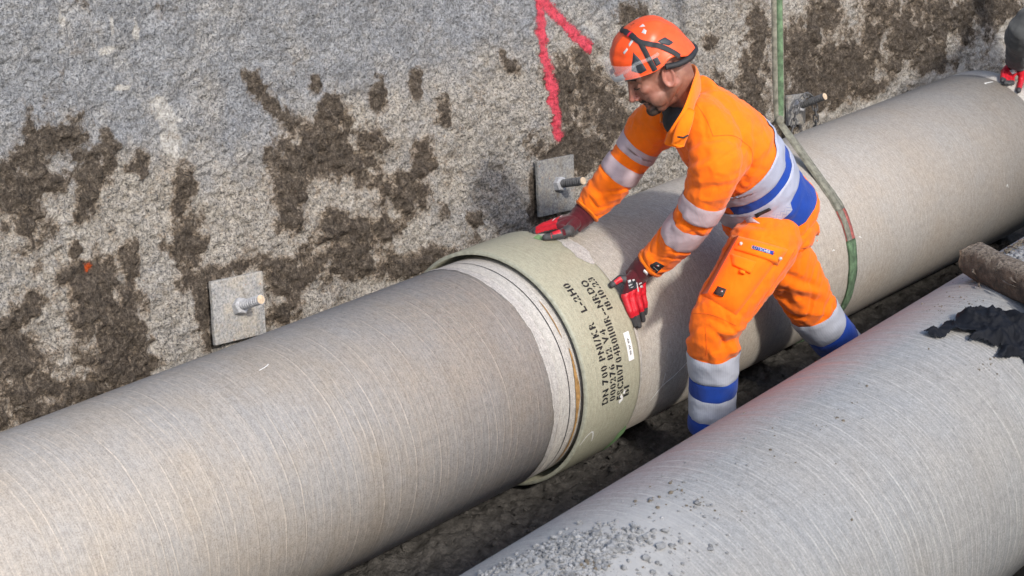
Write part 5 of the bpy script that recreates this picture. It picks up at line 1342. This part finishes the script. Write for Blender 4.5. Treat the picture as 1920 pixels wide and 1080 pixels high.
# boots
def boot(ank, toe, parent):
    ank = Vector(ank); toe = Vector(toe); d = (toe-ank); 
    fl_ = Vector((d.x, d.y, 0)).normalized(); heel = ank-fl_*.045+Vector((0, 0, -.085)); tp = toe
    v_, f_ = fuse([capsule(ank+Vector((0, 0, .06)), ank+Vector((0, 0, -.04)), .052, .048), capsule(ank+Vector((0, 0, -.05)), tp+Vector((0, 0, .012)), .050, .038), capsule(heel+Vector((0, 0, .03)), ank+Vector((0, 0, -.04)), .042, .045)], .006, 5)
    b_ = mesh_obj('boot', v_, f_, M['boot'], parent)
    v_, f_ = fuse([capsule(heel+Vector((0, 0, -.002)), tp+Vector((0, 0, -.022)), .040, .040)], .007, 3); v_ = v_*1.0
    mesh_obj('sole', v_, f_, M['sole'], b_)
    for k in range(4):
        c_ = ank.lerp(toe, .25+.14*k)+Vector((0, 0, .008-.012*k)); s_ = fl_.cross(Vector((0, 0, 1)))
        v_, f_ = tube([c_-s_*.035+Vector((0, 0, -.01)), c_+fl_*.006+Vector((0, 0, .02)), c_+s_*.035+Vector((0, 0, -.01))], .004, 6); mesh_obj('lace', v_, f_, M['sole'], b_)
boot((0.470,-0.530,0.148), Vector((0.470,-0.530,0.148))+Vector((-.15, .02, -.095)), W1)
boot((1.322,-0.570,0.096), Vector((1.322,-0.570,0.096))+Vector((-.13, .01, -.085)), W1)

# skin: head, neck, chest under the jacket
core = loft([(Vector(c), a*.78, b*.74, s) for c, a, b, s in TOR[1:6]], 24, 4)
hv, hfc, hloc = head_fused(MH, (0.406,-0.435,1.202), .056, [core])
body = mesh_obj('body', hv, hfc, M['skin'], W1)
set_attr(body, 'stubble', stubble_of(hloc))
fl_ = np.exp(-((hloc[:, 0]-.11)/.02)**2-((hloc[:, 2]+.05)/.02)**2)+.8*np.exp(-(((np.abs(hloc[:, 1])-.08)/.012)**2))*(np.abs(hloc[:, 2]+.02) < .04)+.4*np.exp(-((hloc[:, 0]-.065)/.03)**2-((hloc[:, 2]+.04)/.025)**2)
set_attr(body, 'flush', np.clip(fl_, 0, 1))
for s in (1, -1):
    pth = [MH@Vector(p) for p in ((.0925, s*.018, -.0180), (.0910, s*.026, -.0200), (.0865, s*.036, -.0195), (.078, s*.046, -.0165))]
    v_, f_ = tube(catmull(pth, 4), .0016, 6); mesh_obj('eyelashes', v_, f_, M['eye_dark'], body)
    pth = [MH@Vector(p) for p in ((.1005, s*.012, .0145), (.096, s*.026, .0185), (.084, s*.042, .0165), (.074, s*.052, .010))]
    v_, f_ = tube(catmull(pth, 4), [.003]*3+[.0034]*7+[.002]*3, 6); mesh_obj('eyebrow', v_, f_, M['eye_dark'], body)
v_, f_ = tube(catmull([MH@Vector(p) for p in ((.0795, -.022, -.0845), (.0925, -.008, -.0825), (.0925, .008, -.0825), (.0795, .022, -.0845))], 5), .0014, 6); mesh_obj('mouth_line', v_, f_, M['eye_dark'], body)
# beard and cropped hair: short skins over the head
def head_skin(name, mask, off, mat):
    keep = mask > .5; fs = [q for q in hfc if all(keep[i] for i in q)]
    u_, inv_ = np.unique(np.array([i for q in fs for i in q]), return_inverse=True); nn_ = normals_of(hv, hfc)
    ff = []; k_ = 0
    for q in fs: ff.append(tuple(inv_[k_:k_+len(q)])); k_ += len(q)
    return mesh_obj(name, hv[u_]+nn_[u_]*off, ff, mat, body)
M['hair'] = simple('short_dark_hair', (.035, .024, .018), .8, .5, 500, .8, 700)
x_, y_, z_ = hloc[:, 0], np.abs(hloc[:, 1]), hloc[:, 2]; jit = .006*fbm3(hloc, 120, 9, 2)
beard = ((np.abs(y_) < .027+jit) & (x_ > .062) & (z_ < -.101+jit) & (z_ > -.150)) | ((y_ < .026+jit) & (x_ > .078) & (z_ < -.064+jit*.5) & (z_ > -.0765+jit*.3)) | ((np.abs(y_-.0265) < .0045+jit*.5) & (x_ > .066) & (z_ < -.072) & (z_ > -.112))
head_skin('beard', beard.astype(float), .0012, M['hair'])
hl_ = helmet_build(MH, W1)
# helmet cradle at the nape
v_, f_ = tube(catmull([MH@Vector(p) for p in ((-.02, .094, .012), (-.06, .090, -.004), (-.10, .064, -.014), (-.122, .0, -.018), (-.10, -.064, -.014), (-.06, -.09, -.004))], 6), .0095, 8); mesh_obj('nape_cradle', v_, f_, M['black'], hl_)

# near glove
WL = Vector((0.356,-0.305,0.670)); rr_ = .0098
def CC(*a): return a
fiL = [
 ([(0.274,-0.317,0.607), (0.273,-0.338,0.562), (0.292,-0.343,0.513)], [.0125, .0108, .0085]),
 ([(0.296,-0.323,0.609), (0.296,-0.342,0.560), (0.310,-0.347,0.505)], [.0125, .0110, .0088]),
 ([(0.323,-0.326,0.606), (0.324,-0.341,0.561), (0.338,-0.342,0.516)], [.0125, .0105, .0085]),
 ([(0.355,-0.323,0.599), (0.356,-0.334,0.566), (0.359,-0.334,0.531)], [.0115, .0095, .0078]),
 ([(0.304,-0.312,0.653), (0.277,-0.293,0.658), (0.252,-0.283,0.644)], [.0155, .0130, .0105])]
palL = [(WL, Vector(fiL[k][0][0]), .024, .0135) for k in range(4)]+[(WL, Vector(fiL[4][0][0]), .023, .017), (Vector(fiL[4][0][0]), Vector(fiL[0][0][0]), .014, .012), (Vector(fiL[0][0][0]), Vector(fiL[3][0][0]), .013, .012)]
kn = np.array(Vector(fiL[1][0][0])); tipv = np.array(Vector(fiL[1][0][2]))-kn; tipl = np.linalg.norm(tipv); tipv /= tipl
thb = np.array(fiL[4][0][0]); tht = np.array(fiL[4][0][2])
nvn = np.array(NV)
def regL(c, nn):
    s = (c-kn)@tipv/tipl; up = nn@nvn
    r = np.where(s < -.12, 0, 1)
    r = np.where((s > .62)|(up < -.1), 2, r)
    dth = np.minimum(np.linalg.norm(c-tht, axis=1), np.linalg.norm(c-np.array(fiL[4][0][1]), axis=1)); r = np.where((dth < .022)&(s < .1), np.where((up > .72)&(np.linalg.norm(c-np.array(fiL[4][0][1])*.72-tht*.28, axis=1) < .017), 1, 2), r)
    return r
g1, gv, gf = glove_mesh(palL, fiL, None, W1, regL)
v_, f_ = loft([((0.375,-0.342,0.701), .040, .037, side1), ((0.364,-0.330,0.689), .040, .037, side1), ((0.355,-0.312,0.668), .036, .034, side1), ((0.351,-0.297,0.646), .035, .030, side1)], 24, 5)
n_ = normals_of(v_, f_); v_ = [Vector(p)+Vector(q)*(.0012*math.sin((Vector(p)-WL).length*520)) for p, q in zip(v_, n_)]
mesh_obj('cuff', v_, f_, M['maroon'], g1)
gb = bvh_of(gv, gf)
patch('glove_print', [(0.306,-0.300,0.645), (0.345,-0.300,0.640), (0.351,-0.300,0.609), (0.313,-0.300,0.615)], gb, .0018, M['vent'], g1, 6, 6)
for k, (x0, y0) in enumerate(((1176.5, 529), (1180, 527), (1184, 525.5), (1190, 531), (1194, 530), (1198, 529))):
    pass
for q in ([(0.306,-0.300,0.647), (0.320,-0.300,0.646), (0.323,-0.300,0.635), (0.309,-0.300,0.637)], [(0.328,-0.300,0.644), (0.339,-0.300,0.643), (0.342,-0.300,0.635), (0.331,-0.300,0.636)], [(0.309,-0.300,0.632), (0.334,-0.300,0.630), (0.337,-0.300,0.626), (0.312,-0.300,0.625)], [(0.315,-0.300,0.621), (0.340,-0.300,0.620), (0.340,-0.300,0.616), (0.315,-0.300,0.618)], [(0.348,-0.300,0.628), (0.353,-0.300,0.628), (0.363,-0.300,0.595), (0.357,-0.300,0.595)], [(0.362,-0.300,0.622), (0.376,-0.300,0.622), (0.376,-0.300,0.617), (0.362,-0.300,0.617)], [(0.368,-0.300,0.612), (0.382,-0.300,0.610), (0.385,-0.300,0.602), (0.371,-0.300,0.604)]):
    patch('glove_print', q, gb, .0026, M['sticker'], g1, 4, 4)
patch('cuff_tag', [(0.385,-0.300,0.662), (0.408,-0.300,0.646), (0.400,-0.300,0.637), (0.380,-0.300,0.655)], bvh_of(v_, f_), .004, M['white_label'], g1, 5, 5)

# far glove
WR = Vector((0.345,-0.065,0.785))
fiR = [
 ([(0.276,-0.043,0.776), (0.261,-0.002,0.762), (0.248,0.028,0.748)], [.0125, .0108, .0085]),
 ([(0.288,-0.026,0.780), (0.268,0.014,0.764), (0.255,0.050,0.745)], [.0125, .0110, .0088]),
 ([(0.308,-0.016,0.780), (0.293,0.026,0.762), (0.278,0.062,0.742)], [.0125, .0105, .0085]),
 ([(0.337,-0.006,0.776), (0.331,0.033,0.760), (0.314,0.061,0.742)], [.0115, .0095, .0078]),
 ([(0.275,-0.087,0.770), (0.240,-0.068,0.764), (0.215,-0.043,0.756)], [.0160, .0135, .0110])]
palR = [(WR, Vector(fiR[k][0][0]), .025, .0135) for k in range(4)]+[(WR, Vector(fiR[4][0][0]), .023, .0165), (Vector(fiR[4][0][0]), Vector(fiR[0][0][0]), .014, .012), (Vector(fiR[0][0][0]), Vector(fiR[3][0][0]), .013, .012)]
kR = np.array(fiR[1][0][0]); tR = np.array(fiR[1][0][2])-kR; lR = np.linalg.norm(tR); tR /= lR
def regR(c, nn):
    s = (c-kR)@tR/lR
    r = np.where(s < -.1, 0, 1); r = np.where((s > .75)|(nn[:, 2] < -.2), 2, r)
    d0 = np.linalg.norm(c-np.array(fiR[4][0][1]), axis=1); d1 = np.linalg.norm(c-np.array(fiR[4][0][2]), axis=1); d2 = np.linalg.norm(c-np.array(fiR[4][0][0]), axis=1)
    r = np.where(np.minimum(np.minimum(d0, d1), d2) < .021, np.where((nn[:, 2] > .55)&(d0 < .018), 1, 2), r)
    return r
g2, gv, gf = glove_mesh(palR, fiR, None, W1, regR)
v_, f_ = loft([((0.383,-0.078,0.812), .039, .036, side1), ((0.371,-0.070,0.799), .039, .036, side1), ((0.354,-0.062,0.784), .035, .033, side1), ((0.339,-0.053,0.771), .034, .029, side1)], 24, 5)
n_ = normals_of(v_, f_); v_ = [Vector(p)+Vector(q)*(.0012*math.sin((Vector(p)-WR).length*520)) for p, q in zip(v_, n_)]
mesh_obj('cuff', v_, f_, M['maroon'], g2)
gb = bvh_of(gv, gf)
for q in ([(0.291,0.000,0.774), (0.323,0.000,0.775), (0.328,0.000,0.768), (0.293,0.000,0.768)], [(0.312,0.000,0.774), (0.355,0.000,0.772), (0.358,0.000,0.766), (0.317,0.000,0.767)]):
    patch('glove_print', q, gb, .002, M['sticker'], g2, 5, 4, 0, (-.4, -.35, .85))
settle(W1)

# ------------------------------------------------------------------ second worker at the far end of the pipe, mostly past the picture's edge
W2 = empty('person', (3.5, -.62, .0), 'second worker at the right edge, grey sleeve and red glove on the far pipe end', 'person')
HND = Vector((3.232,-0.075,0.720))
S2 = [((3.62, -.42, 1.36), .080), ((3.55, -.36, 1.22), .072), ((3.017,-0.250,0.991), .066), ((3.126,-0.170,0.871), .060), ((3.194,-0.125,0.790), .055)]
T2 = [((3.66, -.66, .86), .17, .13, (.9, .4, 0)), ((3.67, -.63, 1.05), .165, .125, (.9, .4, 0)), ((3.68, -.58, 1.25), .19, .125, (.9, .4, 0)), ((3.69, -.55, 1.40), .17, .10, (.9, .4, 0)), ((3.70, -.54, 1.48), .07, .07, (.9, .4, 0))]
S2b = [((3.80, -.62, 1.36), .080), ((3.84, -.58, 1.15), .07), ((3.80, -.40, .98), .06), ((3.72, -.25, .86), .05)]
parts = [loft(T2, 30, 5), loft([(p, r, r, side1) for p, r in S2], 24, 5), loft([(p, r, r, side1) for p, r in S2b], 24, 5)]
j2, jv2, jf2 = garment('jacket', parts, .009, [(S2[1][0], S2[4][0], .006, 16, .6, .5, 21)], [], M['grey_cloth'], W2, 5)
K2 = [((3.58, -.66, .84), .11), ((3.30, -.60, .62), .095), ((2.985, -.485, .44), .078), ((3.12, -.56, .26), .065), ((3.20, -.60, .10), .06)]
K3 = [((3.72, -.70, .84), .11), ((3.74, -.70, .55), .09), ((3.78, -.72, .30), .075), ((3.80, -.73, .10), .065)]
M['denim'] = fabric('blue_work_trousers', (.045, .06, .105), .3)
t2, _, _ = garment('trousers', [loft([((3.66, -.66, .92), .16, .125, (.9, .4, 0)), ((3.66, -.67, .80), .17, .13, (.9, .4, 0)), ((3.66, -.68, .72), .12, .1, (.9, .4, 0))], 24, 4), loft([(p, r, r, side1) for p, r in K2], 24, 5), loft([(p, r, r, side1) for p, r in K3], 24, 5)], .010, [], [], M['denim'], W2, 5)
boot((3.20, -.60, .12), (3.06, -.57, .04), W2); boot((3.80, -.73, .12), (3.67, -.68, .04), W2)
h2f = Vector((-.5, .8, -.35)).normalized(); h2l = Vector((0, 0, 1)).cross(h2f).normalized(); h2u = h2f.cross(h2l).normalized(); H2 = Vector((3.66, -.49, 1.64))
MH2 = Matrix(((h2f.x, h2l.x, h2u.x, H2.x), (h2f.y, h2l.y, h2u.y, H2.y), (h2f.z, h2l.z, h2u.z, H2.z), (0, 0, 0, 1)))
bv, bf, bl = head_fused(MH2, (3.69, -.545, 1.46), .064, [loft([(Vector(c), a*.75, b*.72, s) for c, a, b, s in T2[:4]], 20, 4)])
b2_ = mesh_obj('body', bv, bf, M['skin'], W2); set_attr(b2_, 'stubble', stubble_of(bl)); set_attr(b2_, 'flush', np.zeros(len(bv)))
helmet_build(MH2, W2, False)
fi2 = [
 ([(3.217,-0.075,0.751), (3.173,-0.075,0.736), (3.100,-0.111,0.717)], [.0125, .0108, .0090]),
 ([(3.223,-0.085,0.744), (3.179,-0.085,0.730), (3.092,-0.130,0.711)], [.0125, .0110, .0090]),
 ([(3.228,-0.095,0.738), (3.189,-0.095,0.720), (3.107,-0.139,0.707)], [.0125, .0105, .0088]),
 ([(3.234,-0.105,0.732), (3.200,-0.105,0.713), (3.131,-0.144,0.705)], [.0115, .0095, .0082]),
 ([(3.235,-0.130,0.720), (3.231,-0.130,0.693), (3.107,-0.185,0.685)], [.0150, .0130, .0105])]
W2h = Vector((3.216,-0.115,0.776))
pal2 = [(W2h, Vector(fi2[k][0][0]), .024, .0135) for k in range(4)]+[(W2h, Vector(fi2[4][0][0]), .022, .016), (Vector(fi2[0][0][0]), Vector(fi2[3][0][0]), .013, .012), (Vector(fi2[3][0][0]), Vector(fi2[4][0][0]), .013, .014)]
tips2 = np.array([f_[0][2] for f_ in fi2]); kn2 = np.array([f_[0][0] for f_ in fi2])
def reg2(c, nn):
    dt = np.min(np.linalg.norm(c[:, None]-tips2[None], axis=2), axis=1); dk = np.min(np.linalg.norm(c[:, None]-kn2[None], axis=2), axis=1); dw = np.linalg.norm(c-np.array(W2h), axis=1)
    return np.where(dt < .018, 2, np.where(dw < .045, 0, 1))
g3, gv, gf = glove_mesh(pal2, fi2, None, W2, reg2)
gb = bvh_of(gv, gf)
patch('glove_print', [(3.185,-0.100,0.743), (3.222,-0.100,0.745), (3.245,-0.100,0.722), (3.203,-0.100,0.721)], gb, .002, M['sticker'], g3, 5, 4)
settle(W2)
